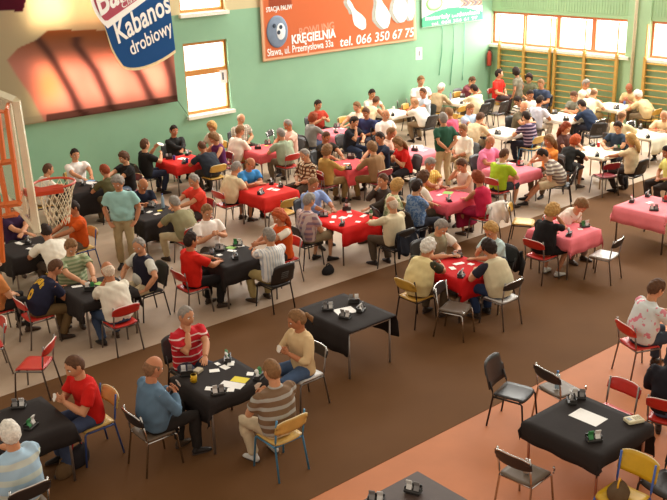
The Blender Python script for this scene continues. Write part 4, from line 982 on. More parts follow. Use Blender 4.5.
# (head pixel), table, side, description, shirt, sleeve, lower garment, hair, pose, chair, extras
DATA = [
 (186,316,'T1','N','grey-haired man in red and white striped polo',PT('h','#C2242C','#E8C8C0',f=11,d=.82),'short',('jeans','#3A3C4A'),('buzz','grey'),'chin','black',dict(hp=5,turn=12)),
 (153,368,'T1','W','balding man in denim blue shirt',S('#5C7488'),'long',('trousers','#2A2522'),('fringe','brown'),'cards','chrome',dict(fat=.08,cardsin=1)),
 (272,371,'T1','S','bald man in brown and grey striped polo',PT('h','#7A6048','#A8A49A',f=9,d=.6),'short',('trousers','#C4B090'),('buzz','ltbrown'),'cards','blue',dict(fat=.05,cardsin=1,shoe='#D8D4CC')),
 (297,320,'T1','E','brown-haired woman in beige sweater',S('#D2B487'),'roll',('jeans','#4A5E7C'),('pony','ltbrown'),'cards','white',dict(fem=True,cardsin=1,turn=-25)),
 (75,366,'T5','E','man in bright red T-shirt and jeans',S('#C8201A',collar=False),'short',('jeans','#46506A'),('buzz','brown'),'hold','navy',dict(hp=15,cardsin=1)),
 (10,434,'T5','S','white-haired man in pale blue striped shirt',PT('h','#A9C4D6','#C8CFC4',f=6,d=.6),'short',('trousers','#C4B090'),('short','white'),'reach2','chrome',dict(fat=.06)),
 (55,268,'T6','W','man in navy T-shirt with yellow back print',S('#262638',collar=False),'short',('trousers','#6A5436'),('buzz','brown'),'fold','red',dict(fat=.06,print=1)),
 (71,247,'T6','N','reddish-haired man in green striped polo',PT('h','#7E8C66','#A9AE8A',f=16,d=.5),'short',('trousers','#5A5044'),('short','ltbrown'),'table','black',dict(hp=35,fat=.04)),
 (108,271,'T6','S','bald man in cream white shirt',S('#E4DAC6'),'short',('jeans','#3C4A62'),('fringe','white'),'chin2','red',dict(fat=.03)),
 (139,246,'T6','E','grey-haired man in dark vest',S('#CFCBBE'),'short',('trousers','#CBB894'),('recede','grey'),'wide','black',dict(vest='#262430',turn=35,mustache=1,fat=.04)),
 (13,207,'T7','N','dark-haired player in purple T-shirt',S('#3A2540',collar=False),'short',('trousers','#3A3430'),('short','dark'),'fold','black',dict()),
 (46,232,'T7','S','dark-haired man in white shirt behind the net',S('#EDE4D2'),'short',('trousers','#4A3C30'),('short','dark'),'table','wood',dict()),
 (-6,262,'T7','W','person in tan top cut off by the left edge',S('#C07A44'),'short',('trousers','#2C2826'),('short','brown'),'lap','red',dict()),
 (73,208,'T7','E','dark-haired boy in orange T-shirt',S('#D2551C',collar=False),'short',('trousers','#6A5A48'),('short','dark'),'table','navy',dict()),
 (75,155,'T10','N','dark-haired man in white polo near the green wall',S('#F2EAE2'),'short',('trousers','#2A2626'),('short','dark'),'table','wood',dict(hp=8)),
 (48,170,'T10','W','short-haired boy in white T-shirt above the hoop rim',S('#E4DCCC',collar=False),'short',('trousers','#8A7A60'),('buzz','brown'),'table','wood',dict(hp=0,turn=-10)),
 (105,171,'T10','S','red-haired woman in olive top with pale collar',S('#5C5638'),'short',('trousers','#5A4A34'),('short','redh'),'table','black',dict(fem=True,turn=10)),
 (124,158,'T10','E','brown-haired boy in black T-shirt with print',S('#23201F',collar=False),'short',('jeans','#7688A0'),('full','brown'),'reach2','maroon',dict()),
 (143,185,'T9','N','balding man in dark navy T-shirt',S('#1E2230',collar=False),'short',('trousers','#2A2626'),('fringe','grey'),'fold','black',dict(hp=25,fat=.03)),
 (175,203,'T9','S','grey-haired man in olive shirt and beige trousers',S('#8C8462'),'short',('trousers','#B8A684'),('recede','grey'),'table','red',dict(fat=.04,feet='wide')),
 (194,181,'T9','E','grey-haired man in coral red polo',S('#D8402E'),'short',('trousers','#3A302C'),('recede','grey'),'table','maroon',dict(hp=22)),
 (174,131,'T11','N','dark-haired man in black zipped jacket',S('#2B2A28'),'long',('trousers','#222'+'222'),('short','dark'),'fold','black',dict(hp=10,stripe=1)),
 (145,145,'T11','W','brown-haired man in black T-shirt raising a white slip',S('#23211F',collar=False),'short',('jeans','#2C3040'),('short','brown'),'up','black',dict(hp=0,slip=1)),
 (202,147,'T11','S','brown-haired man in navy T-shirt seen from behind',S('#2C3038',collar=False),'short',('trousers','#3A342C'),('buzz','brown'),'table','wood',dict(fat=.05)),
 (214,138,'T11','E','brown-haired woman in purple top',S('#62305C',collar=False),'none',('trousers','#2C2828'),('bob','ltbrown'),'table','maroon',dict(fem=True,hp=28)),
 (212,127,None,200,'blond onlooker in cream top behind the purple top woman',S('#D8C8AC'),'short',('trousers','#6A5A48'),('bob','blond'),'lap','wood',dict(fem=True,lean=.1,hp=20)),
 (240,131,'T14','W','balding man in cream white shirt by the wall table',S('#EBDCC8'),'roll',('trousers','#A8763C'),('short','ltbrown'),'reach2','red',dict(fat=.07)),
 (241,119,'T14','N','bald man in light checked shirt against the green wall',PT('c','#D8C4AC','#B8A890','#8C8478',f=18,d=.5),'short',('trousers','#4A4038'),('fringe','grey'),'table','black',dict(hp=25)),
 (288,125,'T14','E','grey-haired man in pink shirt',S('#E8BCA8'),'short',('trousers','#5A5044'),('recede','grey'),'table','black',dict(hp=25)),
 (281,134,'T14','S','grey-haired man in sage green shirt',S('#9AA488'),'short',('trousers','#6C5C48'),('recede','grey'),'table','red',dict(fat=.06)),
 (236,168,'T12','W','grey-haired man in beige shirt and dark shorts',S('#DCC8A0',collar=False),'short',('shorts','#26242A'),('recede','grey'),'reach2','red',dict(fat=.07)),
 (250,164,'T12','N','bald man in bright blue T-shirt',S('#3F86C0',collar=False),'short',('trousers','#3A3836'),('fringe','brown'),'fold','black',dict(hp=25,turn=15)),
 (305,155,'T12','E','grey-haired man in brown checked shirt',PT('c','#E0C8A4','#8A5C3C','#5A3A28',f=12,d=.55),'roll',('trousers','#4A3C30'),('recede','grey'),'lap','red',dict(hp=25,fat=.03)),
 (191,241,'T8','W','dark-haired man in red polo and black trousers',S('#CE2418'),'short',('trousers','#1F1C1C'),('short','dark'),'table','red',dict(hp=5)),
 (207,212,'T8','N','brown-haired man in white patterned shirt',S('#F0E4D8'),'short',('trousers','#4A4038'),('short','ltbrown'),'cards','black',dict(hp=20,fat=.05)),
 (269,236,'T8','S','grey-haired man in white striped shirt and khaki trousers',PT('v','#E6E2DA','#B8BCC4',f=22,d=.7),'short',('trousers','#A08C5C'),('recede','grey'),'reach','black',dict(hp=12,turn=15)),
 (279,217,'T8','E','red-haired woman in orange vest',S('#E8DCC8'),'short',('trousers','#3A302C'),('long','orange'),'reach','red',dict(fem=True,vest='#D4541E')),
 (309,201,'T13','W','grey-haired man in mauve plaid shirt and shorts',PT('c','#B8948E','#8C7484','#C8B4AC',f=10,d=.5),'short',('shorts','#98886A'),('short','grey'),'lap','black',dict(hp=22,fat=.03)),
 (313,184,'T13','N','balding man in light blue shirt at the cola table',S('#8CA0CC'),'roll',('trousers','#4A4640'),('recede','ltbrown'),'table','black',dict(hp=35)),
 (383,181,'T13','E','brown-haired man in dark jacket drinking from bottle',S('#463C34'),'long',('trousers','#3A3430'),('short','brown'),'drink','black',dict(hp=5)),
 (392,204,'T13','S','white-haired man in cream shirt beside hanging jacket',S('#DCCBA8'),'long',('trousers','#54483A'),('fringe','white'),'table','black',dict(fat=.03,jacket='#25262E')),
 (327,151,'T16','W','long-haired woman in mustard jacket',S('#B08848'),'long',('trousers','#8A7048'),('bob','ltbrown'),'table','maroon',dict(fem=True,fat=.04)),
 (372,148,'T16','S','ash blond player in brown shirt on dark red chair',S('#94704E'),'long',('trousers','#7A6038'),('full','ltbrown'),'table','maroon',dict(feet='wide')),
 (326,137,'T16','N','short-haired man in black T-shirt, head low',S('#2E2822',collar=False),'short',('trousers','#2C2828'),('buzz','brown'),'table','black',dict(hp=30)),
 (380,138,'T16','E','young man in navy T-shirt by the long-haired woman',S('#2A3040',collar=False),'short',('trousers','#2C2828'),('short','dark'),'table','black',dict()),
 (318,105,'T15','N','dark-haired man in brick red shirt against green wall',S('#B8402E'),'short',('trousers','#4A3A32'),('short','dark'),'cards','black',dict(hp=20,fat=.04)),
 (313,118,'T15','W','auburn-haired woman in grey cardigan',S('#8E8A82'),'long',('jeans','#55607A'),('bob','redh'),'table','black',dict(fem=True)),
 (357,107,'T15','E','brown-haired player in pale pink top',S('#E8CDB4'),'short',('trousers','#5A5044'),('short','ltbrown'),'table','black',dict()),
 (366,113,None,200,'dark-haired man in navy shirt seen over black T-shirt',S('#34385A'),'short',('trousers','#4A4A54'),('short','brown'),'lap','black',dict(lean=.2)),
 (354,122,None,-75,'dark-haired man in black T-shirt resting chin on hand',S('#26262A',collar=False),'short',('jeans','#2C3244'),('short','dark'),'chin','black',dict(lean=.22,turn=8,td=.25)),
 (372,94,'T17','N','black-haired man near wall in white shirt',S('#E0D2C0'),'short',('trousers','#6A5A48'),('short','dark'),'table','wood',dict(turn=-10)),
 (376,101,'T17','W','tanned man in cream sleeveless top',S('#EAD6AE',collar=False),'none',('jeans','#3C4A74'),('buzz','brown'),'table','wood',dict(turn=10)),
 (421,81,None,-110,'brown-haired man in white shirt backed against green wall',S('#F6EEE4'),'short',('trousers','#8A7A68'),('short','ltbrown'),'lap','wood',dict(lean=.03,s=1.12)),
 (423,93,'T17','E','brown-haired man in pale blue shirt by the wall',S('#C4D0DC'),'short',('trousers','#5A5044'),('short','brown'),'table','black',dict(hp=12)),
 (415,103,'T17','S','bald man in white shirt leaning over white table',S('#F4ECDC'),'short',('trousers','#8A7458'),('fringe','ltbrown'),'reach','black',dict(turn=25,fat=.02)),
 (386,115,None,-95,'bald man in white open shirt facing the camera',S('#F4E8DC'),'short',('trousers','#6A5A48'),('fringe','ltbrown'),'lap','black',dict(lean=.12,hp=20)),
 (441,88,'T22','W','white-haired man in khaki brown shirt',S('#B49C78'),'long',('trousers','#7A6A54'),('short','white'),'table','wood',dict(fat=.05)),
 (472,81,'T22','N','brown-haired woman in plum top with white collar',S('#8A4A54'),'short',('trousers','#4A3A32'),('short','brown'),'head','black',dict(fem=True)),
 (474,89,'T22','S','dark-haired man in cream shirt near the corner',S('#F0E0B8'),'long',('trousers','#6A5A48'),('short','dark'),'reach','black',dict(fat=.05)),
 (470,109,'T23','N','brown-haired man in sky blue shirt',S('#B4C8DC'),'short',('jeans','#4A5A74'),('short','ltbrown'),'table','wood',dict(hp=25)),
 (480,118,'T23','W','brown-haired man in tan shirt seen from behind',S('#DCC29A'),'short',('trousers','#8A7A60'),('short','brown'),'table','black',dict(fat=.05)),
 (463,130,'T18','E','brown-haired man in white shirt bent far forward',S('#F0E6D0'),'roll',('trousers','#B8A07C'),('short','ltbrown'),'lap','black',dict(fat=.06)),
 (398,143,'T18','W','long-haired woman in red T-shirt',S('#D0241E',collar=False),'short',('trousers','#2E2A2C'),('long','ltbrown'),'hold','black',dict(fem=True,yaw=165)),
 (391,133,None,-70,'balding reddish man behind the long-haired woman',S('#D8B49C'),'short',('trousers','#6A5A48'),('recede','ltbrown'),'lap','black',dict(lean=.2,hp=25)),
 (443,119,None,75,'grey-haired man in dark green polo standing',S('#2E5440'),'short',('trousers','#C4A880'),('short','grey'),'back',None,dict(stand=True,lean=.06,hp=5,fat=.04,shoe='#2A2320')),
 (449,113,None,90,'player in rose top behind the green polo man',S('#D8607A'),'short',('trousers','#6A5A48'),('short','ltbrown'),'lap','wood',dict(lean=.25,fem=True)),
 (430,164,'T19','N','grey-haired man in yellow checked shirt',PT('c','#E8CC74','#D8B050','#C89848',f=18,d=.5),'short',('trousers','#5A5044'),('short','grey'),'fold','black',dict(hp=35,fat=.06)),
 (417,187,'T19','W','dark-haired woman in blue patterned blouse',PT('f','#4C6A94','#7C90AC',f=22,d=.5),'short',('trousers','#2A2A32'),('short','dark'),'chin','black',dict(fem=True,fat=.06)),
 (423,178,None,-10,'brown-haired woman in white blouse',S('#F0E2D0'),'short',('trousers','#5A5044'),('bob','brown'),'lap','wood',dict(fem=True,lean=.15)),
 (397,186,None,-20,'blond woman in white and green print top',PT('f','#E4DCB4','#9EA878',f=16,d=.5),'short',('trousers','#6A6450'),('bob','blond'),'lap','black',dict(fem=True,lean=.2,hp=20)),
 (462,165,'T19','E','dark-haired woman in sleeveless pale top',S('#E4C8B4',collar=False),'none',('trousers','#5A5044'),('short','brown'),'head','black',dict(fem=True,hp=35)),
 (478,178,'T19','S','auburn-haired woman in long crimson dress',S('#C02848',collar=False),'none',('dress','#8E1A38'),('bob','redh'),'fold','red',dict(fem=True,turn=20,whitejacket=1)),
 (441,227,'T20','N','grey-haired man in khaki vest over white T-shirt',S('#E8DCCC',collar=False),'short',('jeans','#46607C'),('short','grey'),'table','black',dict(vest='#8E8468',hp=30,fat=.04)),
 (428,247,'T20','W','white-haired man in cream vest with dark sleeves',S('#3C3A28'),'short',('trousers','#5A4A38'),('full','white'),'reach2','wood',dict(vest='#DCC890',fat=.07)),
 (491,230,'T20','E','blond player in pale aqua shirt',S('#BCD0CC'),'short',('trousers','#8A8474'),('full','blond'),'chin','black',dict(glasses=1,hp=25,fem=True,darkjacket=1)),
 (489,248,'T20','S','dark-haired man in beige vest and navy T-shirt',S('#2C2A34'),'short',('jeans','#2C3A58'),('full','dark'),'table','white',dict(vest='#CDBF9C',fat=.06)),
 (490,142,'T21','N','bald man in pink polo',S('#EE86A8'),'short',('trousers','#6A5A48'),('fringe','ltbrown'),'table','black',dict(hp=25,fat=.06)),
 (504,155,'T21','W','brown-haired boy in lime green T-shirt with scarf',S('#A4C02C',collar=False),'short',('shorts','#3A3A40'),('buzz','brown'),'table','red',dict(scarf='#D8CCC0',turn=-12)),
 (549,141,'T21','E','long-haired woman in orange top',S('#F09040'),'short',('trousers','#6A5A48'),('long','ltbrown'),'reach','black',dict(fem=True)),
 (543,155,'T21','S','grey-haired man in striped shirt and beige shorts',PT('h','#C8BCA8','#7C6C64',f=14,d=.45),'short',('shorts','#D0BC98'),('short','dark'),'lap','black',dict(yaw=125,feet='out',fat=.06,turn=15)),
 (518,101,None,170,'dark-haired boy in white shirt with black stripes',PT('h','#ECE4D4','#4A443C',f=12,d=.6),'short',('trousers','#6A5A48'),('short','dark'),'lap','black',dict(lean=.35,hp=30)),
 (524,106,None,-100,'bald sunburnt man in olive shirt',S('#6E6450',collar=False),'short',('trousers','#6A5A48'),('bald','ltbrown'),'fold','black',dict(lean=.3,hp=30,skin='#E0A07A')),
 (526,117,'T23','S','dark-haired man in purple striped polo',PT('h','#3C2C44','#A890A0',f=12,d=.6),'short',('trousers','#2C2A34'),('short','dark'),'table','blue',dict()),
 (530,95,None,-120,'dark-haired man in white shirt behind sunburnt man',S('#EFE6DC'),'short',('trousers','#6A5A48'),('short','dark'),'lap','black',dict(lean=.15)),
 (541,84,None,-170,'brown-haired boy in navy shirt by wall bars',S('#3C4458'),'short',('trousers','#4A4440'),('short','ltbrown'),'lap','black',dict(lean=.1,tilt=0)),
 (529,78,None,-150,'dark-haired woman in grey-green shirt near wall bars',S('#6A6A50'),'short',('trousers','#6A5A48'),('bob','dark'),'lap','black',dict(lean=.1,fem=True)),
 (516,72,None,105,'dark-haired woman in grey shirt standing near corner',S('#77705E',collar=False),'short',('trousers','#6E6A4C'),('bob','dark'),'down',None,dict(stand=True,lean=.08,fem=True,s=.96,turn=-40)),
 (499,74,None,-75,'dark-haired man in bright red shirt in the room corner',S('#DC342A'),'short',('trousers','#4A3A3A'),('short','dark'),'lap','red',dict(lean=.02,turn=30,hp=5,s=1.08)),
 (540,101,'T24','W','dark-haired man in lilac shirt and cream trousers',S('#D4D2DC'),'short',('trousers','#E4D8C8'),('short','dark'),'table','black',dict(turn=-10)),
 (574,96,'T24','E','dark-haired man in grey T-shirt leaning on elbows',S('#7C7A6A',collar=False),'short',('trousers','#4A4440'),('short','brown'),'fold','black',dict(hp=30)),
 (582,105,'T24','S','dark-haired man in navy T-shirt with blue stripe',S('#2A3448',collar=False),'short',('trousers','#3A3A44'),('short','dark'),'table','chrome',dict()),
 (586,84,'T25','N','white-haired man in cream shirt before wall bars',S('#F2E8CC'),'short',('trousers','#8A7A60'),('short','grey'),'fold','wood',dict(hp=20)),
 (594,93,'T25','W','bald man in cream shirt seen from behind',S('#EFDFB8'),'short',('trousers','#A48C5C'),('fringe','brown'),'table','red',dict(fat=.06)),
 (629,88,'T25','E','brown-skinned man in tan shirt beside pillar',S('#D0B482'),'short',('trousers','#7A6A54'),('bald','dark'),'hold','black',dict(hp=15,skin='#A8684A')),
 (638,95,'T25','S','white-haired man in tan shirt on wooden chair',S('#D4BC8C'),'short',('trousers','#8A7A60'),('full','white'),'table','wood',dict(fat=.06)),
 (566,128,'T26','N','brown-haired woman in dark brown top',S('#5A3A34'),'short',('trousers','#3A302C'),('long','redh'),'table','black',dict(fem=True)),
 (575,141,'T26','W','copper-haired woman in black top',S('#2A2A28'),'short',('skirt','#2A2624'),('bob','orange'),'table','black',dict(fem=True)),
 (618,127,'T26','E','dark-haired man in navy T-shirt with red can',S('#34404E',collar=False),'short',('trousers','#3A3A44'),('short','dark'),'table','black',dict(hp=25)),
 (631,140,'T26','S','long blond-haired girl in cream top',S('#EAD0A4'),'short',('trousers','#3A302C'),('long','blond'),'table','black',dict(fem=True,turn=20)),
 (622,116,'T27','W','balding man in cream shirt leaning onto white table',S('#E6CFA0'),'long',('trousers','#DCC8A0'),('fringe','brown'),'prop','black',dict(fat=.03)),
 (664,116,'T27','E','bald man in beige shirt near right edge',S('#E4C8A0'),'short',('trousers','#4A4440'),('fringe','white'),'table','black',dict(yaw=-165)),
 (552,211,'T28','W','blond woman in black dress',S('#1F1B1B',collar=False),'short',('skirt','#1F1B1B'),('bob','blond'),'head','red',dict(fem=True,fat=.08,hp=40,shoe='#D8D4CC')),
 (581,205,'T28','N','brown-haired woman in white top',S('#EBD8C8',collar=False),'short',('trousers','#8A6A5C'),('full','ltbrown'),'fold','red',dict(fem=True,hp=35)),
 (668,152,None,150,'dark-haired woman in yellow top at right edge',S('#E4D878'),'short',('trousers','#3A302C'),('short','dark'),'lap','black',dict(fem=True,lean=.15,hp=20)),
 (656,289,None,-22,'brown-haired man in pale shirt with pink flowers',PT('f','#D4D8D4','#D88894',f=9,d=.58),'short',('trousers','#3C4450'),('short','brown'),'table','red',dict(lean=.25,hp=25,fat=.06)),
 (676,352,None,20,'person in black top cut off by the right edge',S('#26242A'),'long',('jeans','#4C5870'),('short','dark'),'lap','red',dict(lean=.1)),
]
DATA.append((118,183,None,-125,'grey-haired man in aqua T-shirt standing among the black tables',S('#9CC6BE',collar=False),'short',('trousers','#A8926C'),('full','grey'),'down',None,dict(stand=True,lean=.12,hp=22,fat=.01,turn=-20)))
CH0 = set()
for i, (px, py_, tk, sd, desc, shirt, sl, bot, hair, po, ck, ex) in enumerate(DATA):
    sp = dict(desc=desc, shirt=shirt, sl=sl, bottom=bot, hair=hair, pose=po, seed=100+i, **ex)
    yaw = math.radians(ex.get('yaw', SIDE.get(sd, sd) if isinstance(sd, str) else sd)); sp['yaw'] = yaw
    sp['turn'] = ex.get('turn', random.uniform(-6, 6))
    best = None
    leans = [sp['lean']] if 'lean' in ex else np.radians(np.arange(2, 44, 2))
    for L in leans:
        q = dict(sp); q['lean'] = float(L); J = pose(q); HC = J['HC']
        XY = at(px, py_, HC[2]+.008)[:2]-(Rz(yaw)@HC)[:2]
        if tk:
            T = TD[tk]; ax = {'E': (1, 0), 'W': (-1, 0), 'N': (0, 1), 'S': (0, -1)}[sd]; dist = (XY[0]-T[0])*ax[0]+(XY[1]-T[1])*ax[1]; e = abs(dist-.86)+.1*abs(L-.25)
        else: e = 0; dist = .9
        if best is None or e < best[0]: best = (e, float(L), XY, dist)
    e, L, XY, dist = best
    if tk and dist > 1.3 and po in ('table', 'fold', 'reach', 'reach2'): sp['pose'] = 'lap'
    sp['lean'] = L; sp['xy'] = (float(XY[0]), float(XY[1])); sp['td'] = max(.15, min(.50, dist-.45)) if tk else .42
    for o_p in PEOPLE:
        if math.hypot(o_p['xy'][0]-XY[0], o_p['xy'][1]-XY[1]) < .5: print('CLOSE %.2f %s | %s' % (math.hypot(o_p['xy'][0]-XY[0], o_p['xy'][1]-XY[1]), o_p['desc'], desc))
    if XY[1] > WY-.35 or XY[0] > WX-.35: print('NEAR WALL', desc, XY)
    if tk and not .62 < dist < 1.25: print('DIST %.2f lean %.0f %s' % (dist, math.degrees(L), desc))
    dd = math.hypot(XY[0], XY[1]); sp['hi'] = dd < 16.5
    if ex.get('stand'): lab = desc if len(desc.split()) > 7 else desc+', hands behind his back'
    elif tk: lab = desc+', seated at the '+TD[tk][2]
    else: lab = desc+', seated on a chair'
    if len(lab.split()) > 16: lab = desc+', at the '+TD[tk][2]
    if len(lab.split()) > 16: lab = desc+' at a table'
    sp['label'] = lab
    build_person(sp); PEOPLE.append(sp)
    if ck:
        q = Rz(yaw)@np.array([.0-.25*ex.get('fat', 0), 0, 0]); chair(ck, XY[0]+q[0], XY[1]+q[1], yaw, CH_DESC[ck]+' under the '+desc)
run_jobs()
ROOTS = {}
for sp in PEOPLE: ROOTS[sp['desc']] = finish_person(sp)
bpy.data.collections.remove(TMP)

# ================================================================== THINGS ON THE TABLES
def mk_box(k):
    r = empty('bidding_box'); D_ = mat('#2B2826', .4, 0, .5, .05)
    m = MB().bbox((-.085, -.05, 0), (.085, .05, .03), .006); m.box((-.08, -.048, .03), (.08, -.036, .075)); m.box((-.082, -.048, .03), (-.074, .03, .06)); m.box((.074, -.048, .03), (.082, .03, .06))
    m.build('tray', D_, r)
    cols = [('#E9E6DF', '#3E8A4E'), ('#D9D6D2', '#8A8684'), ('#F0ECE4', '#C23A30'), ('#8C8886', '#E4E0DA')][k]
    for i, (x, c) in enumerate(((-.04, cols[0]), (.04, cols[1]))):
        m = MB()
        for j in range(6):
            a = -.45+.17*j; m.box((x-.028, -.0015, 0), (x+.028, .0015, .115-.008*j), 0, Rx(a), (0, -.025+.009*j, .028))
        m.build('bidding_cards', mat(c, .5, 0, .4, .02), r)
    return r
BOX = [None]*4; USED = {}
def corner(tk, px, py):
    T = TD[tk]; c = P2(T[0], T[1], .76); dx, dy = px-c[0], (py-c[1])*1.6
    opts = [('left corner', (-1, 0)), ('right corner', (1, 0)), ('near corner', (0, 1)), ('far corner', (0, -1)), ('middle', (0, 0)), ('near left edge', (-.7, .7)), ('near right edge', (.7, .7)), ('far left edge', (-.7, -.7)), ('far right edge', (.7, -.7))]
    L = math.hypot(dx, dy)+1e-6; W = abs(P2(T[0]+.45, T[1]-.45, .76)[0]-c[0]); v = (dx/W, dy/W)
    opts.sort(key=lambda o: math.hypot(o[1][0]*.8-v[0], o[1][1]*.8-v[1]))
    return [o[0] for o in opts]
def spot(tk, px, py, kind):
    for c in corner(tk, px, py):
        if (tk, kind, c) not in USED: USED[(tk, kind, c)] = 1; return c
def onT(tk, px, py, z=.762):
    p = at(px, py, z); T = TD[tk]
    x = min(max(p[0], T[0]-T[3]/2+.09), T[0]+T[3]/2-.09); y = min(max(p[1], T[1]-T[4]/2+.09), T[1]+T[4]/2-.09)
    return x, y
def zt(tk): y = TD[tk][1]; return .758+(.008 if y > Y2 else (.004 if y > Y1 else 0))
def box(tk, px, py, k=0):
    x, y = onT(tk, px, py, .79); r = copy_tree(BOX[k]) if BOX[k] else mk_box(k)
    if not BOX[k]: BOX[k] = r
    r.location = (x, y, zt(tk)); r.rotation_euler = (0, 0, random.choice([0, .5, 1, 1.5])*PI+random.uniform(-.4, .4)+PI/4)
    tag(r, 'bidding box at the %s of the %s' % (spot(tk, px, py, 'box'), TD[tk][2]), 'bidding box', 'bidding boxes on the card tables')
CARD = {}
def cards(tk, px, py, n=3, c='#EFEBE2'):
    x, y = onT(tk, px, py, .76)
    if c not in CARD: CARD[c] = MB().bbox((-.029, -.044, 0), (.029, .044, .0012), .0004).mesh('playing_card', mat(c, .5, 0, .4, 0))
    a0 = random.uniform(0, PI)
    for i in range(n):
        o = link('playing_card', CARD[c]); o.location = (x+math.cos(a0)*.035*(i-n/2), y+math.sin(a0)*.035*(i-n/2), zt(tk)+.0013*i); o.rotation_euler = (0, 0, a0+random.uniform(-.15, .15))
        tag(o, '%s playing card lying on the %s' % ('yellow' if c == '#E6D23C' else 'white', TD[tk][2]), 'playing card', 'playing cards on the '+TD[tk][2])
def sheet(tk, px, py, w_=.21, h_=.29, c='#F1EEE8', rot=.3, nm='score sheet', zz=0):
    x, y = onT(tk, px, py, .76); o = MB().box((-w_/2, -h_/2, 0), (w_/2, h_/2, .0015)).build('score_sheet', mat(c, .7, 0, .2, .03, 60)); o.location = (x, y, zt(tk)+zz); o.rotation_euler = (0, 0, rot)
    tag(o, '%s %s at the %s of the %s' % ({'#E6D23C': 'yellow', '#9CC86A': 'green', '#7FA8D0': 'blue'}.get(c, 'white'), nm, spot(tk, px, py, 'sheet'), TD[tk][2]), 'paper', 'papers on the card tables')
def bottle(x, y, z, c, cap, label, h=.23, lab=None):
    r = empty('bottle', (x, y, z), 0, label, 'bottle', 'bottles in the hall')
    MB().tube([(0, 0, 0), (0, 0, .01), (0, 0, h*.3), (0, 0, h*.6), (0, 0, h*.72), (0, 0, h*.88), (0, 0, h*.93)], [.028, .034, .031, .034, .030, .013, .012], 12).build('bottle_body', mat(c, .15, 0, .7, 0), r, True)
    MB().tube([(0, 0, h*.92), (0, 0, h)], .015, 10).build('cap', mat(cap, .5), r, True)
    if lab: MB().tube([(0, 0, h*.32), (0, 0, h*.55)], .0355, 12).build('bottle_label', mat(lab, .5), r, True)
def cup(tk, px, py, c, label, handle=False, h=.09, rr_=.038, cat='cup'):
    x, y = onT(tk, px, py, .8); r = empty('mug' if handle else 'cup', (x, y, zt(tk)), random.uniform(2, 4), label, cat)
    MB().tube([(0, 0, 0), (0, 0, h), (0, 0, h), (0, 0, h-.01), (0, 0, .012)], [rr_*.88, rr_, rr_*.92, rr_*.9, rr_*.75], 14).build('cup_body', mat(c, .4, 0, .5, .02), r, True)
    if handle: MB().tube([(rr_*.9, 0, h*.8), (rr_+.025, 0, h*.75), (rr_+.03, 0, h*.4), (rr_*.9, 0, h*.2)], .006, 8).build('handle', mat(c, .4), r, True)
def can(tk, px, py, c, label):
    x, y = onT(tk, px, py, .81); r = empty('drink_can', (x, y, zt(tk)), 0, label, 'can')
    MB().tube([(0, 0, 0), (0, 0, .008), (0, 0, .105), (0, 0, .115)], [.026, .033, .033, .027], 14).build('can_body', mat(c, .3, .2, .6, 0), r, True); MB().tube([(0, 0, .114), (0, 0, .117)], .026, 14).build('can_lid', CHROME, r)
B = [('T1', 236, 353, 0), ('T1', 220, 393, 3), ('T1', 262, 375, 0), ('T1', 187, 373, 1), ('T2', 328, 308, 1), ('T2', 354, 301, 3), ('T2', 361, 309, 3), ('T2', 345, 316, 1), ('T3', 566, 397, 3), ('T3', 579, 393, 3), ('T3', 594, 438, 0), ('T4', 413, 489, 3), ('T4', 376, 499, 1), ('T5', 17, 404, 1), ('T5', 31, 425, 0), ('T6', 90, 289, 0), ('T6', 122, 283, 1), ('T7', 28, 242, 1), ('T7', 37, 250, 3), ('T8', 243, 236, 0), ('T8', 235, 257, 3), ('T8', 210, 245, 1), ('T9', 150, 205, 1), ('T9', 140, 212, 3), ('T10', 83, 184, 1), ('T10', 97, 190, 3), ('T11', 169, 158, 1), ('T11', 185, 163, 3), ('T11', 193, 153, 1), ('T12', 261, 193, 3), ('T12', 271, 178, 1), ('T12', 287, 184, 0), ('T13', 342, 224, 3), ('T13', 323, 215, 1), ('T13', 349, 207, 3), ('T14', 258, 148, 3), ('T14', 263, 140, 1), ('T15', 336, 132, 3), ('T15', 338, 124, 1), ('T16', 345, 170, 3), ('T16', 352, 157, 1), ('T17', 398, 116, 3), ('T18', 415, 150, 3), ('T19', 449, 200, 3), ('T20', 464, 251, 3), ('T20', 464, 276, 1), ('T21', 522, 164, 2), ('T21', 497, 165, 1), ('T22', 454, 104, 3), ('T22', 463, 97, 1), ('T23', 495, 134, 1), ('T24', 552, 113, 1), ('T24', 557, 122, 3), ('T25', 613, 109, 3), ('T26', 594, 144, 1), ('T26', 597, 155, 3), ('T26', 618, 149, 0), ('T27', 647, 137, 3), ('T27', 638, 127, 1), ('T28', 569, 234, 3), ('T28', 589, 224, 0), ('T29', 629, 200, 2), ('T29', 646, 193, 3), ('T29', 654, 209, 3), ('T29', 667, 200, 2)]
for b in B: box(*b)
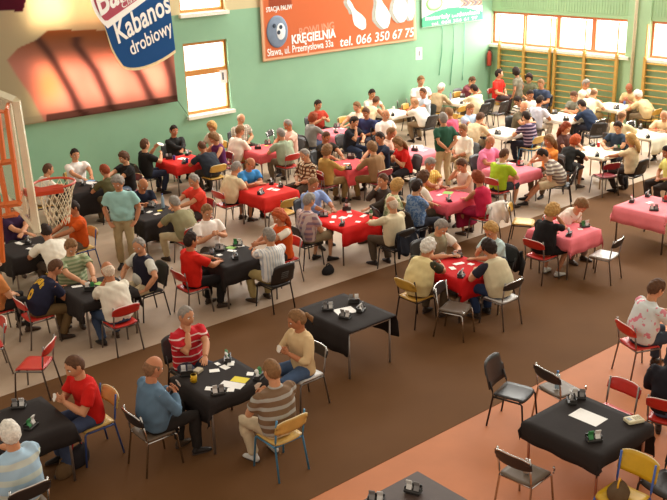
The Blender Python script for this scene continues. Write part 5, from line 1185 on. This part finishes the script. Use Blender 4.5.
for q in [('T1', 213, 371, 3), ('T1', 224, 367, 3), ('T1', 231, 363, 3), ('T1', 209, 388, 2), ('T1', 237, 393, 2), ('T1', 254, 372, 2), ('T1', 214, 363, 1), ('T6', 76, 287, 4), ('T6', 84, 283, 3), ('T7', 20, 244, 3), ('T7', 30, 249, 4), ('T7', 14, 240, 2), ('T8', 219, 255, 2), ('T8', 231, 251, 4), ('T8', 242, 246, 3), ('T8', 250, 240, 2), ('T9', 150, 212, 3), ('T9', 158, 214, 3), ('T12', 271, 189, 4), ('T12', 280, 186, 3), ('T13', 334, 217, 4), ('T13', 349, 212, 3), ('T13', 350, 216, 3), ('T13', 357, 222, 2), ('T13', 364, 216, 4), ('T13', 332, 222, 2), ('T14', 259, 142, 3), ('T15', 335, 129, 3), ('T15', 345, 128, 3), ('T16', 346, 164, 4), ('T17', 398, 112, 4), ('T19', 440, 195, 3), ('T20', 458, 264, 5), ('T20', 452, 268, 3), ('T20', 470, 264, 2), ('T21', 510, 162, 3), ('T22', 450, 101, 3), ('T23', 500, 138, 4), ('T24', 549, 119, 4), ('T25', 620, 107, 3), ('T26', 602, 151, 4), ('T26', 610, 146, 3), ('T27', 640, 134, 3), ('T28', 580, 229, 2), ('T29', 649, 203, 4)]: cards(*q)
cards('T16', 349, 166, 3, '#E6D23C'); cards('T14', 266, 146, 2, '#E6D23C'); cards('T9', 159, 211, 2, '#E6D23C')
sheet('T1', 232, 385, .15, .30, rot=.5); sheet('T1', 240, 380, .14, .21, '#E6D23C', .5, zz=.0016); sheet('T2', 345, 311, .24, .30, rot=1.3); sheet('T3', 588, 417, .24, .36, rot=.03)
sheet('T10', 90, 183, .2, .28); sheet('T10', 95, 180, .12, .2, '#7FA8D0', .8, zz=.0016); sheet('T11', 183, 159, .2, .24); sheet('T17', 393, 114, .2, .28); sheet('T18', 413, 145, .3, .3, rot=.9); sheet('T18', 421, 150, .2, .28, rot=.2)
sheet('T19', 448, 193, .2, .2, '#9CC86A', .5); sheet('T23', 504, 133, .2, .28); sheet('T25', 617, 106, .2, .28); sheet('T22', 446, 99, .2, .28); sheet('T24', 556, 117, .2, .28); sheet('T6', 100, 284, .12, .16, '#9CC86A', .3); sheet('T8', 231, 248, .12, .16, '#9CC86A', .3); sheet('T13', 343, 218, .14, .14); sheet('T12', 276, 190, .14, .14)
cup('T1', 194, 379, '#E2B21C', 'yellow mug on the nearest occupied black table', True, .10, .04, 'mug'); cup('T17', 395, 108, '#F2EDE4', 'white paper cup on the white table by the wall'); cup('T8', 212, 252, '#8C8A90', 'grey cup on the black table left of centre')
can('T11', 174, 158, '#2C3C9C', 'blue drink can standing beside the black bidding box, red window table'); can('T11', 190, 162, '#2A3A8C', 'blue drink can at the near edge of the red window table'); can('T26', 610, 142, '#C4202C', 'red cola can on the cream table'); can('T25', 625, 103, '#5A6CB0', 'blue drink can on the cream table by the pillar')
# box of cards and the cream remote
x, y = onT('T1', 198, 372); o = MB().bbox((-.06, -.045, 0), (.06, .045, .04), .004).build('card_carton', mat('#B8A88C', .6)); o.location = (x, y, zt('T1')); o.rotation_euler = (0, 0, .4); tag(o, 'small beige carton beside the yellow mug', 'box')
x, y = at(634, 419, .79)[:2]; r = empty('bidding_console', (x, y, zt('T3')), -.4, 'cream coloured desk console on black table with red chair', 'console')
MB().bbox((-.10, -.065, 0), (.10, .065, .045), .01).build('console_body', mat('#DDD2AE', .5), r)
m = MB()
for i in range(4):
    for j in range(3): m.box((-.01+i*.025, -.04+j*.025, .045), (.008+i*.025, -.024+j*.025, .049))
m.build('keypad', mat('#B9AE8C', .5), r); MB().box((-.085, -.03, .045), (-.04, .03, .048)).build('display', mat('#3C4238', .3), r)
x, y = onT('T13', 343, 207, .8); bottle(x, y, zt('T13'), '#3A2018', '#B02020', 'cola bottle with pink label on the central red table', .26, '#D8B0A8')
x, y = onT('T13', 372, 217, .8); bottle(x, y, zt('T13'), '#4E7A4C', '#E4E0D8', 'green bottle at right corner of the central red table', .2, '#DCD6C4')
x, y = onT('T9', 163, 204, .85); bottle(x, y, zt('T9'), '#9CB8CC', '#3A6AB0', 'blue capped water bottle on black table before navy man', .3)
x, y = onT('T22', 449, 97, .85); bottle(x, y, zt('T22'), '#8C94B0', '#3A4AA0', 'blue bottle on the white table under green banner', .24)
# ---- empty chairs
EC = [('red', 50, 341, 135, 'empty red chair left of the navy T-shirt man, standing askew'), ('red', 3, 319, 170, 'red chair at left edge below the orange backboard frame'),
 ('wood', 290, 199, 90, 'empty wooden chair in front of the red table left of centre'), ('wood', 343, 117, -90, 'empty wooden chair against green wall below the orange banner'),
 ('chrome', 269, 131, -60, 'empty chrome and black chair behind the red wall table'), ('red', 401, 97, -90, 'empty red chair against green wall near the white paper notice'), ('wood', 405, 104, -75, 'empty wooden chair just before the red chair at wall'),
 ('red', 452, 87, -90, 'empty red chair under the hanging green cords'), ('wood', 457, 92, -90, 'empty wooden chair right of the red chair under the cords'), ('wood', 463, 106, 95, 'empty wooden chair before the white table under the banner'),
 ('wood', 451, 114, 60, 'empty wooden chair behind the green polo man'), ('black', 489, 101, 85, 'left of two empty black chairs before the man in bright red'), ('black', 504, 103, 95, 'right of two empty black chairs, beside the standing woman'),
 ('wood', 510, 204, -60, 'empty wooden chair with glossy seat near brown carpet edge'), ('chrome', 439, 284, -70, 'empty chrome chair in front of the red carpet-edge table'),
 ('white', 620, 239, 100, 'empty chair with white seat between the pink tables'), ('black', 495, 362, -75, 'empty black plastic chair at left of the orange-floor table'),
 ('chrome', 546, 369, -8, 'empty chrome chair with water bottle at far side of orange-floor table'), ('red', 626, 381, 178, 'empty red chair behind the cream desk console'),
 ('chrome', 512, 454, 5, 'empty chrome chair at lower left of the orange-floor table'), ('yellow', 640, 457, 180, 'empty yellow-backed chair in the bottom right corner'), ('black', 688, 447, 170, 'black chair cut off at the right edge behind yellow chair'),
 ('maroon', 613, 163, 70, 'empty dark red chair before the cream cola can table'), ('black', 599, 125, 60, 'empty grey-black chair beside leaning man in cream shirt'), ('chrome', 630, 122, -85, 'empty chrome and black chair behind the right edge white table'),
 ('red', 656, 126, -100, 'empty red chair behind the right edge white table')]
for e in EC: echair(*e)
# ---- jackets over chair backs
def jacket(x, y, yaw, c, label, w_=.24, drop=.42):
    V = []; F = []; n, mm = 14, 14
    for i in range(mm+1):
        t = i/mm*2-1                       # -1 front .. 1 back
        for j in range(n+1):
            u = j/n*2-1; dz = abs(t)*drop*(1 if t > 0 else .55)*(1+.12*math.sin(u*5)); sx = (-.30-.012*t*4 if t > 0 else -.30-.05*t)+.015*math.sin(u*9+t*3)*abs(t)
            V.append((sx-.055*max(0, t), u*w_*(1+.12*max(0, t)), .835-dz-.02*u*u))
    for i in range(mm):
        for j in range(n): a = i*(n+1)+j; F.append((a, a+1, a+n+2, a+n+1))
    me = bpy.data.meshes.new('jacket'); me.from_pydata(V, [], F); me.materials.append(mat(c, .85, 0, .2, .08, 8, .2)); me.polygons.foreach_set('use_smooth', [True]*len(F))
    r = empty('jacket', (x, y, .01), yaw, label, 'jacket'); b = link('jacket_body', me, r); sd = b.modifiers.new('t', 'SOLIDIFY'); sd.thickness = .012
    for k in (1, -1): MB().tube([(-.36, k*w_*.95, .78), (-.40, k*w_*1.12, .58), (-.37, k*w_*1.0, .36)], [(.045, .03), (.05, .035), (.04, .025)], 10).build('sleeve', mat(c, .85, 0, .2, .08, 8, .2), r, True)
for sp in PEOPLE:
    x, y = sp['xy']
    if sp.get('jacket'): jacket(x, y, sp['yaw'], sp['jacket'], 'dark jacket hung on the chair of white-haired man in cream shirt')
    if sp.get('whitejacket'): jacket(x, y, sp['yaw'], '#EFE4D8', 'white jacket hung on the chair of woman in crimson dress')
    if sp.get('darkjacket'): jacket(x, y, sp['yaw'], '#2A2826', 'dark jacket hung on the chair of player in pale aqua')
    if sp.get('slip'):
        h = (Rz(sp['yaw'])@(sp['J']['arm'][1][1]+np.array([.15, 0, .06]))); o = MB().tube([(0, 0, 0), (0, 0, .012)], .085, 16).build('paper_plate', PAPER); o.location = (x+h[0], y+h[1], h[2]); o.rotation_euler = (.3, .2, 0)
        tag(o, 'white slip held up by man in black T-shirt', 'paper')
# ---- bags and small things on the floor
def bag(x, y, z, s_, c, label, strap=None, yaw=0.4):
    r = empty('bag', (x, y, z), yaw, label, 'bag'); V, F = [], []
    P = [(0, 0, 0), (0, 0, .02), (0, 0, .10), (0, 0, .2), (0, 0, .25)]
    MB().tube([(0, 0, p[2]*s_[2]/.25) for p in P], [(s_[0]*.92, s_[1]*.9), (s_[0], s_[1]), (s_[0]*1.04, s_[1]*1.05), (s_[0]*.9, s_[1]*.7), (s_[0]*.7, s_[1]*.25)], 14, 0, (1, 0, 0)).build('bag_body', mat(c, .8, 0, .2, .1, 12, .3), r, True)
    MB().tube([(-s_[0]*.5, 0, s_[2]*.95), (-s_[0]*.3, 0, s_[2]*1.3), (s_[0]*.3, 0, s_[2]*1.3), (s_[0]*.5, 0, s_[2]*.95)], .01, 6).build('handle', mat(strap or c, .7), r, True)
x, y = at(78, 457, .1)[:2]; bag(x, y, .005, (.17, .09, .24), '#2A2426', 'dark bag with red handle under the red T-shirt man\'s chair', '#C8242C')
x, y = at(68, 462, .1)[:2]; bag(x-.1, y-.1, .005, (.12, .08, .18), '#6A5034', 'brown bag beside the dark bag under the wooden chair')
x, y = at(328, 271, .05)[:2]; bag(x, y, .009, (.15, .10, .14), '#221F20', 'low black bag on beige floor before the shorts-wearing plaid man')
x, y = at(625, 180, .2)[:2]; bag(x, y, .009, (.14, .08, .3), '#1E1C1E', 'black bag on floor behind the dark red chair')
x, y = at(618, 497, .45)[:2]; bag(x, y, .46, (.15, .11, .14), '#5E4A34', 'brown bag on the seat of the yellow-backed chair', '#D8A020')
x, y = at(557, 388, .47)[:2]; bottle(x, y, .47, '#A8C8DC', '#3A78B8', 'clear blue water bottle on the chrome chair seat', .24, '#5AA0D0')
x, y = at(526, 474, .45)[:2]; bottle(x, y, .47, '#B89C88', '#D8D0C8', 'small clear bottle on the seat of lower left chrome chair', .17)
